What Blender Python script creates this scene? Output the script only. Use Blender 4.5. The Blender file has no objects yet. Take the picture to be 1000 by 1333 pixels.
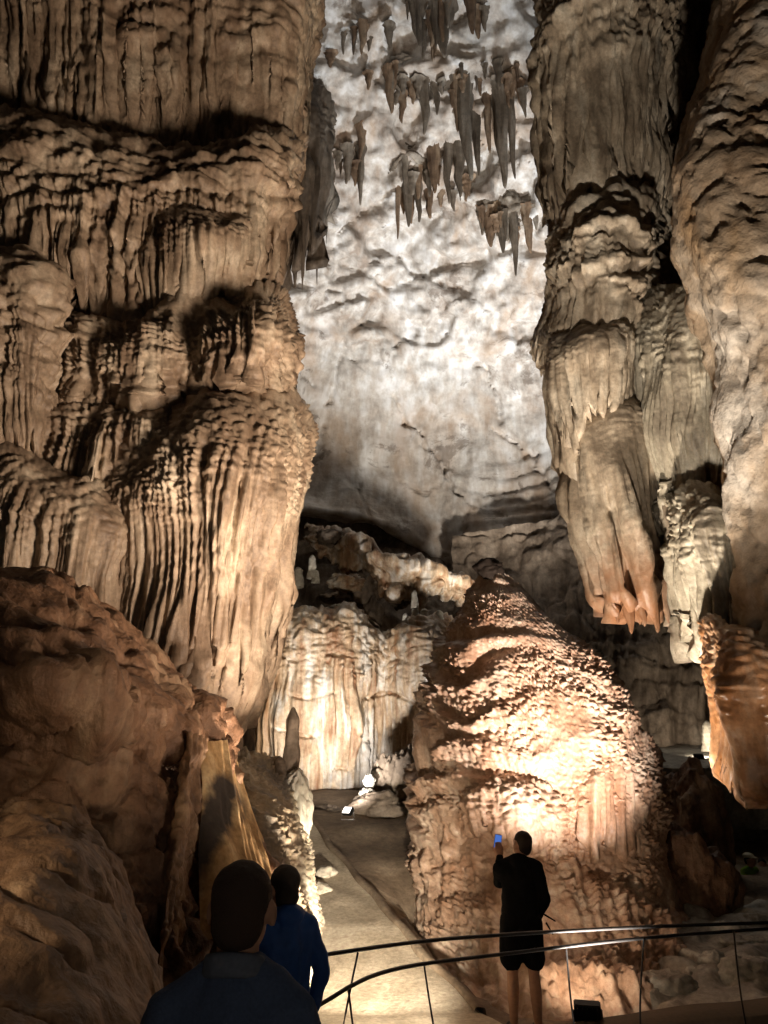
import bpy, bmesh, math, random
import numpy as np
from mathutils import Vector, Matrix

S = bpy.context.scene
COL = S.collection
R = math.radians
# ------------------------------------------------------------------ camera
FPX = 963.0                       # focal length in pixels of the 1000 x 1333 photograph
PITCH = R(19.0)
CAMZ = 1.8
cam_d = bpy.data.cameras.new('camera')
cam_d.sensor_fit = 'VERTICAL'; cam_d.sensor_height = 36.0
cam_d.lens = 36.0 * FPX / 1333.0
cam_d.clip_start = 0.05; cam_d.clip_end = 500
cam = bpy.data.objects.new('camera', cam_d); COL.objects.link(cam)
cam.location = (0, 0, CAMZ); cam.rotation_euler = (R(90) + PITCH, 0, 0)
S.camera = cam
# ------------------------------------------------------------------ world (underground: almost no ambient light)
W = bpy.data.worlds.new('World'); S.world = W; W.use_nodes = True
bg = W.node_tree.nodes['Background']
bg.inputs[0].default_value = (0.9, 0.85, 0.8, 1); bg.inputs[1].default_value = 0.018
S.view_settings.view_transform = 'Standard'; S.view_settings.look = 'None'
S.view_settings.exposure = 0.0; S.view_settings.gamma = 1.0
S.cycles.use_denoising = True
S.cycles.max_bounces = 4; S.cycles.diffuse_bounces = 2; S.cycles.glossy_bounces = 2
S.cycles.sample_clamp_indirect = 4.0
S.cycles.use_light_tree = True
S.cycles.use_adaptive_sampling = True; S.cycles.adaptive_threshold = 0.03
S.cycles.caustics_reflective = False; S.cycles.caustics_refractive = False
WARM = (1.0, 0.80, 0.62); NEUT = (1.0, 0.86, 0.68); COOL = (0.86, 0.93, 1.0)

cp, sp_ = math.cos(PITCH), math.sin(PITCH)
def P(px, py, Y):
    """world point seen at photo pixel (px, py) at world depth Y"""
    px = np.asarray(px, float); py = np.asarray(py, float); Y = np.asarray(Y, float)
    xc = (px - 500) / FPX; yc = (666.5 - py) / FPX
    dy = cp - yc * sp_; dz = sp_ + yc * cp
    t = Y / dy
    return np.stack([xc * t, Y + 0 * t, CAMZ + dz * t], -1)
def mpp(py, Y):
    """metres per photo pixel at that row and depth"""
    return Y / (cp - (666.5 - py) / FPX * sp_) / FPX

# ------------------------------------------------------------------ numpy noise
_r = np.random.RandomState(11)
PERM = _r.permutation(256).astype(np.int32); PERM = np.concatenate([PERM, PERM, PERM])
G3 = _r.normal(size=(256, 3)).astype(np.float32); G3 /= np.linalg.norm(G3, axis=1, keepdims=True)
A2 = _r.rand(256) * 2 * np.pi; G2 = np.stack([np.cos(A2), np.sin(A2)], 1).astype(np.float32)
RJ = _r.rand(256, 2).astype(np.float32)
def fade(t): return t * t * t * (t * (t * 6 - 15) + 10)
def n3(x, y, z, seed=0):
    x = np.asarray(x, np.float32) + seed * 17.31; y = np.asarray(y, np.float32) + seed * 5.7; z = np.asarray(z, np.float32)
    x, y, z = np.broadcast_arrays(x, y, z)
    xi = np.floor(x).astype(np.int32); yi = np.floor(y).astype(np.int32); zi = np.floor(z).astype(np.int32)
    xf = x - xi; yf = y - yi; zf = z - zi; u = fade(xf); v = fade(yf); w = fade(zf)
    out = 0
    for dx in (0, 1):
        hx = PERM[(xi + dx) & 255]; wx = u if dx else 1 - u
        for dy in (0, 1):
            hy = PERM[hx + ((yi + dy) & 255)]; wy = wx * (v if dy else 1 - v)
            for dz in (0, 1):
                g = G3[PERM[hy + ((zi + dz) & 255)]]
                out = out + wy * (w if dz else 1 - w) * (g[..., 0] * (xf - dx) + g[..., 1] * (yf - dy) + g[..., 2] * (zf - dz))
    return out * 1.6
def n2(x, y, seed=0):
    x = np.asarray(x, np.float32) + seed * 13.7; y = np.asarray(y, np.float32) + seed * 7.9
    x, y = np.broadcast_arrays(x, y)
    xi = np.floor(x).astype(np.int32); yi = np.floor(y).astype(np.int32)
    xf = x - xi; yf = y - yi; u = fade(xf); v = fade(yf); out = 0
    for dx in (0, 1):
        hx = PERM[(xi + dx) & 255]; wx = u if dx else 1 - u
        for dy in (0, 1):
            g = G2[PERM[hx + ((yi + dy) & 255)]]
            out = out + wx * (v if dy else 1 - v) * (g[..., 0] * (xf - dx) + g[..., 1] * (yf - dy))
    return out * 1.5
def fbm3(x, y, z, o=4, seed=0):
    a = 1.0; f = 1.0; s = 0
    for i in range(o):
        s = s + a * n3(x * f, y * f, z * f, seed + i * 3); a *= 0.5; f *= 2.03
    return s
def bil(n): return np.minimum(np.abs(n) * 2.2, 1.3)            # rounded ridges between sharp valleys
def worley(x, y, seed=0):
    """rounded pillows: 1 at the cell centre, 0 at the joint; also a random value per cell"""
    x = np.asarray(x, np.float32); y = np.asarray(y, np.float32)
    xi = np.floor(x).astype(np.int32); yi = np.floor(y).astype(np.int32)
    f1 = np.full(x.shape, 9.0, np.float32); f2 = f1.copy(); cid = np.zeros(x.shape, np.float32); ry = cid.copy()
    for dx in (-1, 0, 1):
        for dy in (-1, 0, 1):
            h = PERM[PERM[(xi + dx + seed * 31) & 255] + ((yi + dy) & 255)]
            j = RJ[h]
            d = (xi + dx + j[..., 0] - x) ** 2 + (yi + dy + j[..., 1] - y) ** 2
            m = d < f1
            f2 = np.where(m, f1, np.minimum(f2, d)); cid = np.where(m, h / 255.0, cid); ry = np.where(m, y - (yi + dy + j[..., 1]), ry); f1 = np.where(m, d, f1)
    e = np.sqrt(f2) - np.sqrt(f1)
    return np.clip(1 - f1 * 1.15, 0, 1) * sst(0, 0.5, e) * np.clip(0.85 - 0.9 * ry, 0.1, 1.6), cid   # hooded: fuller on the lower side
def sst(a, b, x):
    t = np.clip((x - a) / (b - a), 0, 1); return t * t * (3 - 2 * t)

# ------------------------------------------------------------------ curves and grids
def catmull(pts, t):
    pts = np.asarray(pts, float); n = len(pts)
    if n == 2: return pts[0] + (pts[1] - pts[0]) * t[:, None]
    k = np.minimum(t.astype(int), n - 2); f = (t - k)[:, None]
    g = lambda i: pts[np.clip(i, 0, n - 1)]
    p0, p1, p2, p3 = g(k - 1), g(k), g(k + 1), g(k + 2)
    return 0.5 * (2 * p1 + (p2 - p0) * f + (2 * p0 - 5 * p1 + 4 * p2 - p3) * f * f + (3 * p1 - p0 - 3 * p2 + p3) * f ** 3)
def resample(pts, n, metric=None):
    """catmull-rom through the rows of pts, n samples evenly spread by chord length"""
    pts = np.asarray(pts, float)
    m = pts if metric is None else metric
    d = np.r_[0, np.cumsum(np.linalg.norm(np.diff(m, axis=0), axis=1) + 1e-6)]
    t = np.interp(np.linspace(0, d[-1], n), d, np.arange(len(pts)))
    return catmull(pts, t)

def mesh_grid(V, cu=False):
    nv, nu, _ = V.shape
    me = bpy.data.meshes.new('m')
    idx = np.arange(nv * nu).reshape(nv, nu)
    a, b = idx[:-1], idx[1:]
    if cu: q = np.stack([a, np.roll(a, -1, 1), np.roll(b, -1, 1), b], -1).reshape(-1, 4)
    else: q = np.stack([a[:, :-1], a[:, 1:], b[:, 1:], b[:, :-1]], -1).reshape(-1, 4)
    return mesh_raw(V.reshape(-1, 3), q, me)
def mesh_raw(v, q, me=None):
    me = me or bpy.data.meshes.new('m')
    me.vertices.add(len(v)); me.vertices.foreach_set('co', np.ascontiguousarray(v, np.float32).ravel())
    me.loops.add(q.size); me.loops.foreach_set('vertex_index', np.ascontiguousarray(q, np.int32).ravel())
    k = q.shape[1]
    me.polygons.add(len(q)); me.polygons.foreach_set('loop_start', np.arange(0, q.size, k, dtype=np.int32))
    me.polygons.foreach_set('use_smooth', np.ones(len(q), bool))
    me.update(calc_edges=True)
    return me
def tag(o, label=None, cat=None, group=None, kind=None):
    if label: o['label'] = label
    if cat: o['category'] = cat
    if group: o['group'] = group
    if kind: o['kind'] = kind
    return o
def empty(name, loc, label, cat, group=None):
    o = bpy.data.objects.new(name, None); COL.objects.link(o)
    o.location = Vector([float(c) for c in loc]); o.empty_display_size = 0.2
    return tag(o, label, cat, group)
def put(name, me, mat, parent=None, origin=None):
    """link a mesh given in world coordinates; its origin goes to its base"""
    n = len(me.vertices); co = np.empty(n * 3, np.float32); me.vertices.foreach_get('co', co); co = co.reshape(-1, 3)
    if parent is not None:
        org = np.array(parent.matrix_world.translation if parent.parent is None else parent.matrix_world.translation, float)
        org = WORG.get(parent.name, np.array(parent.location, float))
    else:
        org = np.array([co[:, 0].mean(), co[:, 1].mean(), co[:, 2].min()], float) if origin is None else np.array(origin, float)
    co = co - org.astype(np.float32); me.vertices.foreach_set('co', co.ravel()); me.update()
    o = bpy.data.objects.new(name, me); COL.objects.link(o); me.materials.append(mat)
    if parent is not None: o.parent = parent
    else: o.location = org
    WORG[o.name] = org
    return o
WORG = {}

class Ctx: pass
def surface(V, nu_metric_row=None, orient=None):
    c = Ctx(); c.V = V
    du = np.linalg.norm(np.diff(V, axis=1), axis=2); c.U = np.concatenate([np.zeros((V.shape[0], 1)), np.cumsum(du, 1)], 1)
    r = V.shape[0] // 2
    c.Um = np.broadcast_to(c.U[r][None], c.U.shape)                # arc length along one middle row: flutes run down the grid lines
    dv = np.linalg.norm(np.diff(V, axis=0), axis=2); c.L = np.concatenate([np.zeros((1, V.shape[1])), np.cumsum(dv, 0)], 0)
    c.X, c.Y, c.Z = V[..., 0], V[..., 1], V[..., 2]
    gu = np.gradient(V, axis=1); gv = np.gradient(V, axis=0)
    n = np.cross(gu, gv); n /= (np.linalg.norm(n, axis=2, keepdims=True) + 1e-9)
    to = np.array([0, 0, CAMZ]) - V if orient is None else orient(V)
    if (n * to).sum(2).mean() < 0: n = -n
    c.N = n
    c.u = np.broadcast_to(np.linspace(0, 1, V.shape[1])[None], c.U.shape)
    c.s = np.broadcast_to(np.linspace(0, 1, V.shape[0])[:, None], c.U.shape)
    return c

def patch(name, rows, nu, nv, disp, mat, parent=None, **tags):
    """a surface through rows of control points (px, py, Y)"""
    nu = int(nu * 0.69); nv = int(nv * 0.69)
    rows3 = np.array([[*P(a, b, y)] if False else [a, b, y] for r in rows for (a, b, y) in r], float)
    k = len(rows); m = len(rows[0]); ctrl = rows3.reshape(k, m, 3)
    W3 = P(ctrl[..., 0], ctrl[..., 1], ctrl[..., 2])
    mid = np.array([resample(W3[i], nu) for i in range(k)])
    d = np.linalg.norm(np.diff(mid, axis=0), axis=2).mean(1); dd = np.r_[0, np.cumsum(d)]
    t = np.interp(np.linspace(0, dd[-1], nv), dd, np.arange(k))
    V = catmull(mid.reshape(k, -1), t).reshape(nv, nu, 3)
    c = surface(V)
    if disp is not None:
        V = V + c.N * disp(c)[..., None]
    o = put(name, mesh_grid(V), mat, parent)
    return tag(o, **tags) if tags else o

def apron(name, cols, nu, ns, disp, mat, parent=None, cap=0.25, taper=0.25, jag=0.06, jagf=6.0, fold=0.5, seed=0, **tags):
    """a hanging flowstone tier. cols: (px_top, py_top, px_hem, py_hem, Y, bulge) along the tier"""
    cols = np.array(cols, float); nu = int(nu * 0.88); ns = int(ns * 0.6)
    mp = P((cols[:, 0] + cols[:, 2]) / 2, (cols[:, 1] + cols[:, 3]) / 2, cols[:, 4] - cols[:, 5])
    cc = resample(cols, nu, mp)
    mid = P((cc[:, 0] + cc[:, 2]) / 2, (cc[:, 1] + cc[:, 3]) / 2, cc[:, 4] - cc[:, 5])
    arc = np.r_[0, np.cumsum(np.linalg.norm(np.diff(mid, axis=0), axis=1))]
    j = 1 + jag * (bil(n2(arc * jagf, arc * 0 + 3.3, seed)) - 0.45) + jag * 0.9 * n2(arc * jagf * 0.25, arc * 0 + 9.1, seed + 1) \
        + jag * 0.5 * bil(n2(arc * jagf * 2.7, arc * 0 + 5.3, seed + 4))
    s = np.linspace(0, 1, ns)[:, None]
    q = np.clip(s / cap, 0, 1); prof = np.sqrt(np.clip(1 - (1 - q) ** 2, 0, 1)) * (1 - taper * sst(cap, 1.0, s))
    se = s * (1 + (j[None] - 1) * sst(0.35, 1, s))
    px = cc[None, :, 0] + (cc[None, :, 2] - cc[None, :, 0]) * se; py = cc[None, :, 1] + (cc[None, :, 3] - cc[None, :, 1]) * se
    Yd = cc[None, :, 4] - cc[None, :, 5] * prof + np.minimum(cc[None, :, 5], 0.5) * 0.4 * np.clip((s - 0.9) / 0.1, 0, 1) ** 2
    V = P(px, py, Yd)
    c = surface(V)
    c.s = np.broadcast_to(s, (ns, nu)); c.arc = np.broadcast_to(arc[None], c.s.shape)
    V = V + c.N * disp(c)[..., None]
    nf = 7                                                          # the hem turns under and runs back into the wall
    f = (np.arange(1, nf + 1) / nf)[:, None, None]
    last = V[-1]
    base = P(px[-1], py[-1], cc[:, 4] + fold); base[:, 2] = last[:, 2] + 0.3 * fold
    k = np.ones(9) / 9; sm = np.stack([np.convolve(np.pad(last[:, q], 4, mode='edge'), k, 'valid') for q in range(3)], 1)
    Vf = last[None] + (base[None] - last[None]) * f + (sm - last)[None] * np.minimum(f * 2.5, 1) * (1 - f)
    Vf[..., 2] -= 0.05 * np.sin(np.pi * np.minimum(f[..., 0] * 1.6, 1))
    V = np.concatenate([V, Vf], 0)
    o = put(name, mesh_grid(V), mat, parent)
    return tag(o, **tags) if tags else o

# displacement recipes ------------------------------------------------
def flowstone(fl=0.05, ff=9.0, lump=0.12, lf=0.9, cells=0.03, cw=0.16, ch=0.07, cap=0.25, rip=0.0, rf=5.0, fine=0.006, seed=0, zst=0.28, flstart=0.12):
    def f(c):
        A = c.arc if hasattr(c, 'arc') else c.Um
        Zc = c.Z
        wob = 0.10 * n3(c.X * 0.8, c.Y * 0.8, Zc * 0.6, seed + 5)
        a = A + wob
        d = lump * n3(c.X * lf, c.Y * lf, Zc * lf * 0.8, seed) + lump * 0.5 * n3(c.X * lf * 2.3, c.Y * lf * 2.3, Zc * lf * 1.7, seed + 1)
        fm = sst(flstart, flstart + 0.3, c.s)
        var = 0.45 + 0.8 * sst(-0.35, 0.4, n3(c.X * 0.8, c.Y * 0.8, Zc * 0.4, seed + 7))
        big = bil(n2(a * ff * 0.3, Zc * 0.25, seed + 2)) * 1.6
        mid = bil(n2(a * ff, Zc * zst + n2(a * 2, Zc) * 0.2, seed + 3)) * 1.1
        sm = bil(n2(a * ff * 2.1, Zc * zst * 1.6, seed + 4)) * 0.7
        d = d + fl * fm * var * (0.8 * big + mid + sm - 1.2)
        if cells:
            cm = 1 - sst(cap * 0.7, cap * 1.8, c.s + 0.2 * n3(c.X * 1.3, c.Y * 1.3, Zc * 1.3, seed + 8))
            cm = np.clip(cm + 0.10, 0, 1)
            w, ci = worley(a / cw + 0.5 * n2(a * 3, Zc * 3), Zc / ch + 1.3 * n2(a * 1.7, Zc * 1.3, seed + 6), seed)
            w2, ci2 = worley(a / cw * 2.1, Zc / ch * 1.6 + n2(a * 3, Zc * 2), seed + 1)
            pop = bil(n3(c.X / cw * 0.55, c.Y / cw * 0.55, Zc / ch * 0.4, seed + 13))
            d = d + cells * cm * (w * (0.35 + 1.1 * ci) + 0.35 * w2 + 0.8 * pop)
        if rip:                                                    # broken overlapping ripples and cauliflower swellings
            r1 = bil(n2(a * 0.9 + Zc * 1.1 + 0.5 * n2(a, Zc, seed), Zc * rf * 0.8 - a * 0.7, seed + 9))
            r2 = bil(n2(a * 2.6 - Zc * 1.4, Zc * rf * 2.0 + a * 1.2, seed + 11))
            r3 = bil(n3(c.X * 3.2, c.Y * 3.2, Zc * 3.6, seed + 14))
            rm = 1 - 0.75 * sst(0.35, 0.75, c.s + 0.25 * n3(c.X * 0.8, c.Y * 0.8, Zc * 0.8, seed + 12))
            d = d + rip * rm * (1.3 * r1 + 0.55 * r2 + 0.9 * r3)
        d = d + fine * n3(c.X * 22, c.Y * 22, Zc * 14, seed + 10)
        return d
    return f
def rough(lump=0.25, lf=0.6, det=0.05, df=3.5, fine=0.008, pits=0.0, pf=3.0, strat=0.0, sf=2.0, seed=0, vs=1.0):
    def f(c):
        d = lump * fbm3(c.X * lf, c.Y * lf, c.Z * lf * vs, 3, seed)
        r = 1 - np.abs(n3(c.X * df * 0.5, c.Y * df * 0.5, c.Z * df * 0.5 * vs, seed + 3)) * 2
        d = d + det * fbm3(c.X * df, c.Y * df, c.Z * df * vs, 3, seed + 4) - det * 1.2 * sst(0.75, 1.0, r)
        if pits:
            p = n3(c.X * pf, c.Y * pf, c.Z * pf * 0.7, seed + 5); d = d - pits * sst(0.28, 0.55, p)
            p = n3(c.X * pf * 2.2, c.Y * pf * 2.2, c.Z * pf * 1.6, seed + 6); d = d - pits * 0.5 * sst(0.25, 0.5, p)
        if strat:
            t = c.Z * sf + 0.7 * n3(c.X * 0.4, c.Y * 0.4, c.Z * 0.6, seed + 7); fr = t - np.floor(t)
            d = d + strat * (sst(0, 0.8, fr) * (1 - sst(0.86, 1, fr))) * (0.3 + sst(-0.2, 0.5, n3(c.X * 0.5, c.Y * 0.5, c.Z, seed + 8)))
        d = d + fine * n3(c.X * 18, c.Y * 18, c.Z * 18, seed + 9)
        return d
    return f

# ------------------------------------------------------------------ materials
def rock(name, cols, streak=0.5, sc=0.7, vs=0.18, rough_=0.55, bump=0.35, bsc=28, spec=0.4, stain=None, stain_amt=0.0, flute=True, bdist=0.02, tilt=0.0, bdet=3, fdet=3, famt=0.55, mottle=None):
    """cols: three base colours dark, mid, light. streak: how far the colour runs down in vertical streaks"""
    m = bpy.data.materials.new(name); m.use_nodes = True; nt = m.node_tree; N = nt.nodes; L = nt.links
    b = N['Principled BSDF']
    geo = N.new('ShaderNodeNewGeometry')
    def mp(s):
        k = N.new('ShaderNodeMapping'); k.inputs['Scale'].default_value = s; k.vector_type = 'TEXTURE' if False else 'POINT'; k.inputs['Rotation'].default_value = (0, tilt, 0); L.new(geo.outputs['Position'], k.inputs['Vector']); return k
    def noise(vec, scale, detail=5, rgh=0.6, dist=0.0):
        t = N.new('ShaderNodeTexNoise'); t.inputs['Scale'].default_value = scale; t.inputs['Detail'].default_value = detail
        t.inputs['Roughness'].default_value = rgh; t.inputs['Distortion'].default_value = dist
        L.new(vec, t.inputs['Vector']); return t.outputs['Fac']
    n1 = noise(mp((1, 1, 0.7)).outputs[0], sc, 4, 0.62, 0.6)
    n2_ = noise(mp((1, 1, vs)).outputs[0], sc * 5.5, 3, 0.6)
    mx = N.new('ShaderNodeMix'); mx.data_type = 'FLOAT'; mx.inputs[0].default_value = streak
    L.new(n1, mx.inputs[2]); L.new(n2_, mx.inputs[3])
    cr = N.new('ShaderNodeValToRGB'); e = cr.color_ramp.elements
    e[0].position = 0.38; e[0].color = (*cols[0], 1); e[1].position = 0.62; e[1].color = (*cols[2], 1)
    k = e.new(0.5); k.color = (*cols[1], 1)
    L.new(mx.outputs[0], cr.inputs[0]); out = cr.outputs[0]
    fn = noise(geo.outputs['Position'], bsc * 0.6, fdet, 0.7)
    hs = N.new('ShaderNodeMix'); hs.data_type = 'RGBA'; hs.blend_type = 'OVERLAY'; hs.inputs[0].default_value = famt
    L.new(out, hs.inputs[6])
    c2 = N.new('ShaderNodeValToRGB'); c2.color_ramp.elements[0].position = 0.3; c2.color_ramp.elements[1].position = 0.7
    c2.color_ramp.elements[0].color = (0.25, 0.25, 0.25, 1); c2.color_ramp.elements[1].color = (0.75, 0.75, 0.75, 1)
    L.new(fn, c2.inputs[0]); L.new(c2.outputs[0], hs.inputs[7]); out = hs.outputs[2]
    if stain is not None:
        sn = noise(mp((1, 1, 0.45)).outputs[0], sc * 1.3, 3, 0.6, 1.0)
        sr = N.new('ShaderNodeValToRGB'); sr.color_ramp.elements[0].position = 0.5; sr.color_ramp.elements[1].position = 0.68
        sr.color_ramp.elements[0].color = (0, 0, 0, 1); sr.color_ramp.elements[1].color = (stain_amt,) * 3 + (1,)
        L.new(sn, sr.inputs[0])
        sm = N.new('ShaderNodeMix'); sm.data_type = 'RGBA'; L.new(sr.outputs[0], sm.inputs[0]); L.new(out, sm.inputs[6])
        sm.inputs[7].default_value = (*stain, 1); out = sm.outputs[2]
    if mottle is not None:                                          # small sharp-edged dark crusts
        mn = noise(mp((1, 1, 1.3)).outputs[0], mottle[1], 7, 0.68, 0.4)
        mr_ = N.new('ShaderNodeValToRGB'); mr_.color_ramp.elements[0].position = mottle[2]; mr_.color_ramp.elements[1].position = mottle[2] + 0.05
        mr_.color_ramp.elements[0].color = (0, 0, 0, 1); mr_.color_ramp.elements[1].color = (mottle[3],) * 3 + (1,)
        L.new(mn, mr_.inputs[0]); mm = N.new('ShaderNodeMix'); mm.data_type = 'RGBA'; L.new(mr_.outputs[0], mm.inputs[0]); L.new(out, mm.inputs[6])
        mm.inputs[7].default_value = (*mottle[0], 1); out = mm.outputs[2]
    L.new(out, b.inputs['Base Color'])
    rr = N.new('ShaderNodeMapRange'); rr.inputs[3].default_value = rough_ - 0.15; rr.inputs[4].default_value = min(1, rough_ + 0.2)
    L.new(n1, rr.inputs[0]); L.new(rr.outputs[0], b.inputs['Roughness'])
    b.inputs['Specular IOR Level'].default_value = spec
    bn = N.new('ShaderNodeBump'); bn.inputs['Strength'].default_value = bump; bn.inputs['Distance'].default_value = bdist
    add = N.new('ShaderNodeMath'); add.operation = 'ADD'
    L.new(noise(geo.outputs['Position'], bsc, bdet, 0.65), add.inputs[0])
    L.new(noise(mp((1, 1, 0.12 if flute else 1)).outputs[0], bsc * 0.9, 2, 0.5), add.inputs[1])
    L.new(add.outputs[0], bn.inputs['Height']); L.new(bn.outputs[0], b.inputs['Normal'])
    return m
def flat(name, col, rough_=0.7, spec=0.3, metal=0.0, emit=None, es=0.0, grain=0.0, gsc=60):
    m = bpy.data.materials.new(name); m.use_nodes = True; nt = m.node_tree; b = nt.nodes['Principled BSDF']
    b.inputs['Base Color'].default_value = (*col, 1); b.inputs['Roughness'].default_value = rough_
    b.inputs['Specular IOR Level'].default_value = spec; b.inputs['Metallic'].default_value = metal
    t = nt.nodes.new('ShaderNodeTexNoise'); t.inputs['Scale'].default_value = gsc; t.inputs['Detail'].default_value = 4
    g = nt.nodes.new('ShaderNodeNewGeometry'); nt.links.new(g.outputs['Position'], t.inputs['Vector'])
    mx = nt.nodes.new('ShaderNodeMix'); mx.data_type = 'RGBA'
    mx.inputs[6].default_value = (*[c * 0.7 for c in col], 1); mx.inputs[7].default_value = (*[min(1, c * 1.3) for c in col], 1)
    nt.links.new(t.outputs['Fac'], mx.inputs[0]); nt.links.new(mx.outputs[2], b.inputs['Base Color'])
    if grain:
        bn = nt.nodes.new('ShaderNodeBump'); bn.inputs['Strength'].default_value = grain; bn.inputs['Distance'].default_value = 0.01
        nt.links.new(t.outputs['Fac'], bn.inputs['Height']); nt.links.new(bn.outputs[0], b.inputs['Normal'])
    if emit: b.inputs['Emission Color'].default_value = (*emit, 1); b.inputs['Emission Strength'].default_value = es
    return m
M = dict(
    left=rock('tan_flowstone', [(0.18, 0.122, 0.08), (0.35, 0.26, 0.18), (0.49, 0.40, 0.295)], 0.6, 0.6, stain=(0.16, 0.095, 0.055), stain_amt=0.6, spec=0.45),
    fore=rock('brown_rock', [(0.12, 0.06, 0.032), (0.24, 0.13, 0.072), (0.38, 0.245, 0.15)], 0.5, 0.9, 0.2, 0.5, 0.8, 20, 0.4, bdist=0.03, bdet=6),
    smooth=rock('smooth_brown_rock', [(0.13, 0.07, 0.038), (0.25, 0.145, 0.08), (0.38, 0.25, 0.15)], 0.45, 1.8, 0.35, 0.5, 0.7, 24, 0.4, bdist=0.02, bdet=6),
    tan=rock('tan_band_rock', [(0.30, 0.17, 0.075), (0.44, 0.28, 0.13), (0.55, 0.39, 0.21)], 0.8, 0.9, 0.1, 0.5, 0.2, 30, 0.4),
    stal=rock('orange_stalagmite', [(0.40, 0.23, 0.14), (0.58, 0.40, 0.28), (0.74, 0.60, 0.47)], 0.4, 0.8, 0.3, 0.4, 0.35, 26, 0.55),
    vault=rock('pale_limestone', [(0.34, 0.28, 0.23), (0.54, 0.50, 0.45), (0.78, 0.77, 0.75)], 0.5, 0.36, 0.2, 0.8, 0.25, 5, 0.2, stain=(0.44, 0.30, 0.19), stain_amt=0.55, flute=False, bdist=0.10, tilt=0.75, bdet=6, fdet=7, famt=0.6, mottle=((0.17, 0.13, 0.10), 0.5, 0.585, 0.65)),
    right=rock('grey_brown_flowstone', [(0.20, 0.155, 0.11), (0.35, 0.285, 0.21), (0.50, 0.44, 0.35)], 0.6, 0.7, spec=0.45),
    tip=rock('orange_flowstone', [(0.22, 0.10, 0.04), (0.38, 0.21, 0.11), (0.46, 0.36, 0.27)], 0.5, 1.3, 0.2, 0.3, 0.3, 24, 0.6),
    greyd=rock('grey_drapery', [(0.19, 0.16, 0.12), (0.33, 0.29, 0.22), (0.46, 0.42, 0.34)], 0.6, 0.9, 0.15, 0.5),
    near=rock('pocked_limestone', [(0.20, 0.13, 0.075), (0.32, 0.25, 0.18), (0.44, 0.40, 0.35)], 0.15, 0.5, 0.9, 0.65, 0.6, 16, 0.35, stain=(0.36, 0.22, 0.10), stain_amt=0.8, flute=False),
    curtain=rock('cream_curtain', [(0.30, 0.16, 0.085), (0.52, 0.39, 0.26), (0.72, 0.66, 0.58)], 0.75, 0.6, 0.10, 0.5, 0.4, 14, 0.4, stain=(0.50, 0.30, 0.14), stain_amt=0.6, bdist=0.05),
    pebble=rock('pebbly_flowstone', [(0.27, 0.24, 0.20), (0.46, 0.37, 0.25), (0.62, 0.55, 0.43)], 0.2, 1.6, 0.6, 0.55, 0.4, 26, 0.4),
    pale=rock('pale_boulder', [(0.44, 0.38, 0.29), (0.58, 0.53, 0.43), (0.70, 0.66, 0.57)], 0.3, 1.2, 0.5, 0.6, 0.35, 20, 0.35),
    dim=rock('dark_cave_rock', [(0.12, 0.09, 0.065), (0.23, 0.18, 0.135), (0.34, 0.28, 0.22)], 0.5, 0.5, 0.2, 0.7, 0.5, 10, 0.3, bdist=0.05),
    floor=rock('cave_floor_earth', [(0.12, 0.085, 0.055), (0.21, 0.155, 0.105), (0.30, 0.235, 0.165)], 0.1, 0.8, 1.0, 0.75, 0.5, 18, 0.3, flute=False),
    path=rock('worn_path', [(0.40, 0.33, 0.235), (0.50, 0.42, 0.31), (0.58, 0.50, 0.38)], 0.1, 1.3, 1.0, 0.7, 0.35, 30, 0.3, flute=False),
    stone=rock('grey_floor_stone', [(0.24, 0.22, 0.18), (0.36, 0.34, 0.29), (0.46, 0.44, 0.38)], 0.1, 1.2, 1.0, 0.6, 0.4, 20, 0.4, flute=False),
    hang=rock('grey_stalactite', [(0.09, 0.07, 0.05), (0.17, 0.135, 0.10), (0.30, 0.26, 0.21)], 0.7, 0.5, 0.12, 0.6, 0.4, 9, 0.35),
    steel=flat('dark_steel', (0.03, 0.03, 0.032), 0.35, 0.5, 0.6),
    black=flat('black_housing', (0.012, 0.012, 0.012), 0.5, 0.4),
    skin=flat('skin', (0.36, 0.20, 0.13), 0.55, 0.35, gsc=30),
    hair=flat('dark_hair', (0.018, 0.012, 0.009), 0.7, 0.3, grain=0.6, gsc=260),
    buzz=flat('cropped_hair', (0.045, 0.028, 0.02), 0.75, 0.3, grain=0.5, gsc=300),
    navy=flat('navy_knit', (0.06, 0.085, 0.15), 0.9, 0.2, grain=0.35, gsc=120),
    collar=flat('grey_collar', (0.10, 0.115, 0.15), 0.9, 0.2, gsc=80),
    blue=flat('blue_jacket', (0.016, 0.065, 0.24), 0.6, 0.3, gsc=30),
    bag=flat('dark_cloth', (0.012, 0.014, 0.02), 0.9, 0.2),
    scarf=flat('grey_scarf', (0.10, 0.11, 0.10), 0.9, 0.2),
    dark=flat('black_cloth', (0.007, 0.007, 0.008), 0.95, 0.05, gsc=30),
    shoe=flat('dark_shoe', (0.02, 0.018, 0.016), 0.7),
    phone=flat('phone_back', (0.02, 0.03, 0.07), 0.3, 0.5),
    screen=flat('phone_screen', (0.02, 0.05, 0.2), 0.3, 0.5, emit=(0.12, 0.3, 1.0), es=0.5),
    green=flat('green_cloth', (0.16, 0.30, 0.03), 0.85, 0.2),
    blue2=flat('blue_cloth', (0.08, 0.14, 0.30), 0.85, 0.2),
    cap=flat('pale_cap', (0.5, 0.46, 0.36), 0.85, 0.2),
    kerb=flat('concrete_kerb', (0.10, 0.075, 0.05), 0.8, 0.3, grain=0.4, gsc=25),
)
LENS = {}
def lens_mat(col):
    k = tuple(col)
    if k not in LENS: LENS[k] = flat('lit_lens', (0.9, 0.9, 0.9), 0.3, 0.5, emit=col, es=4.0)
    return LENS[k]

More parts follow.
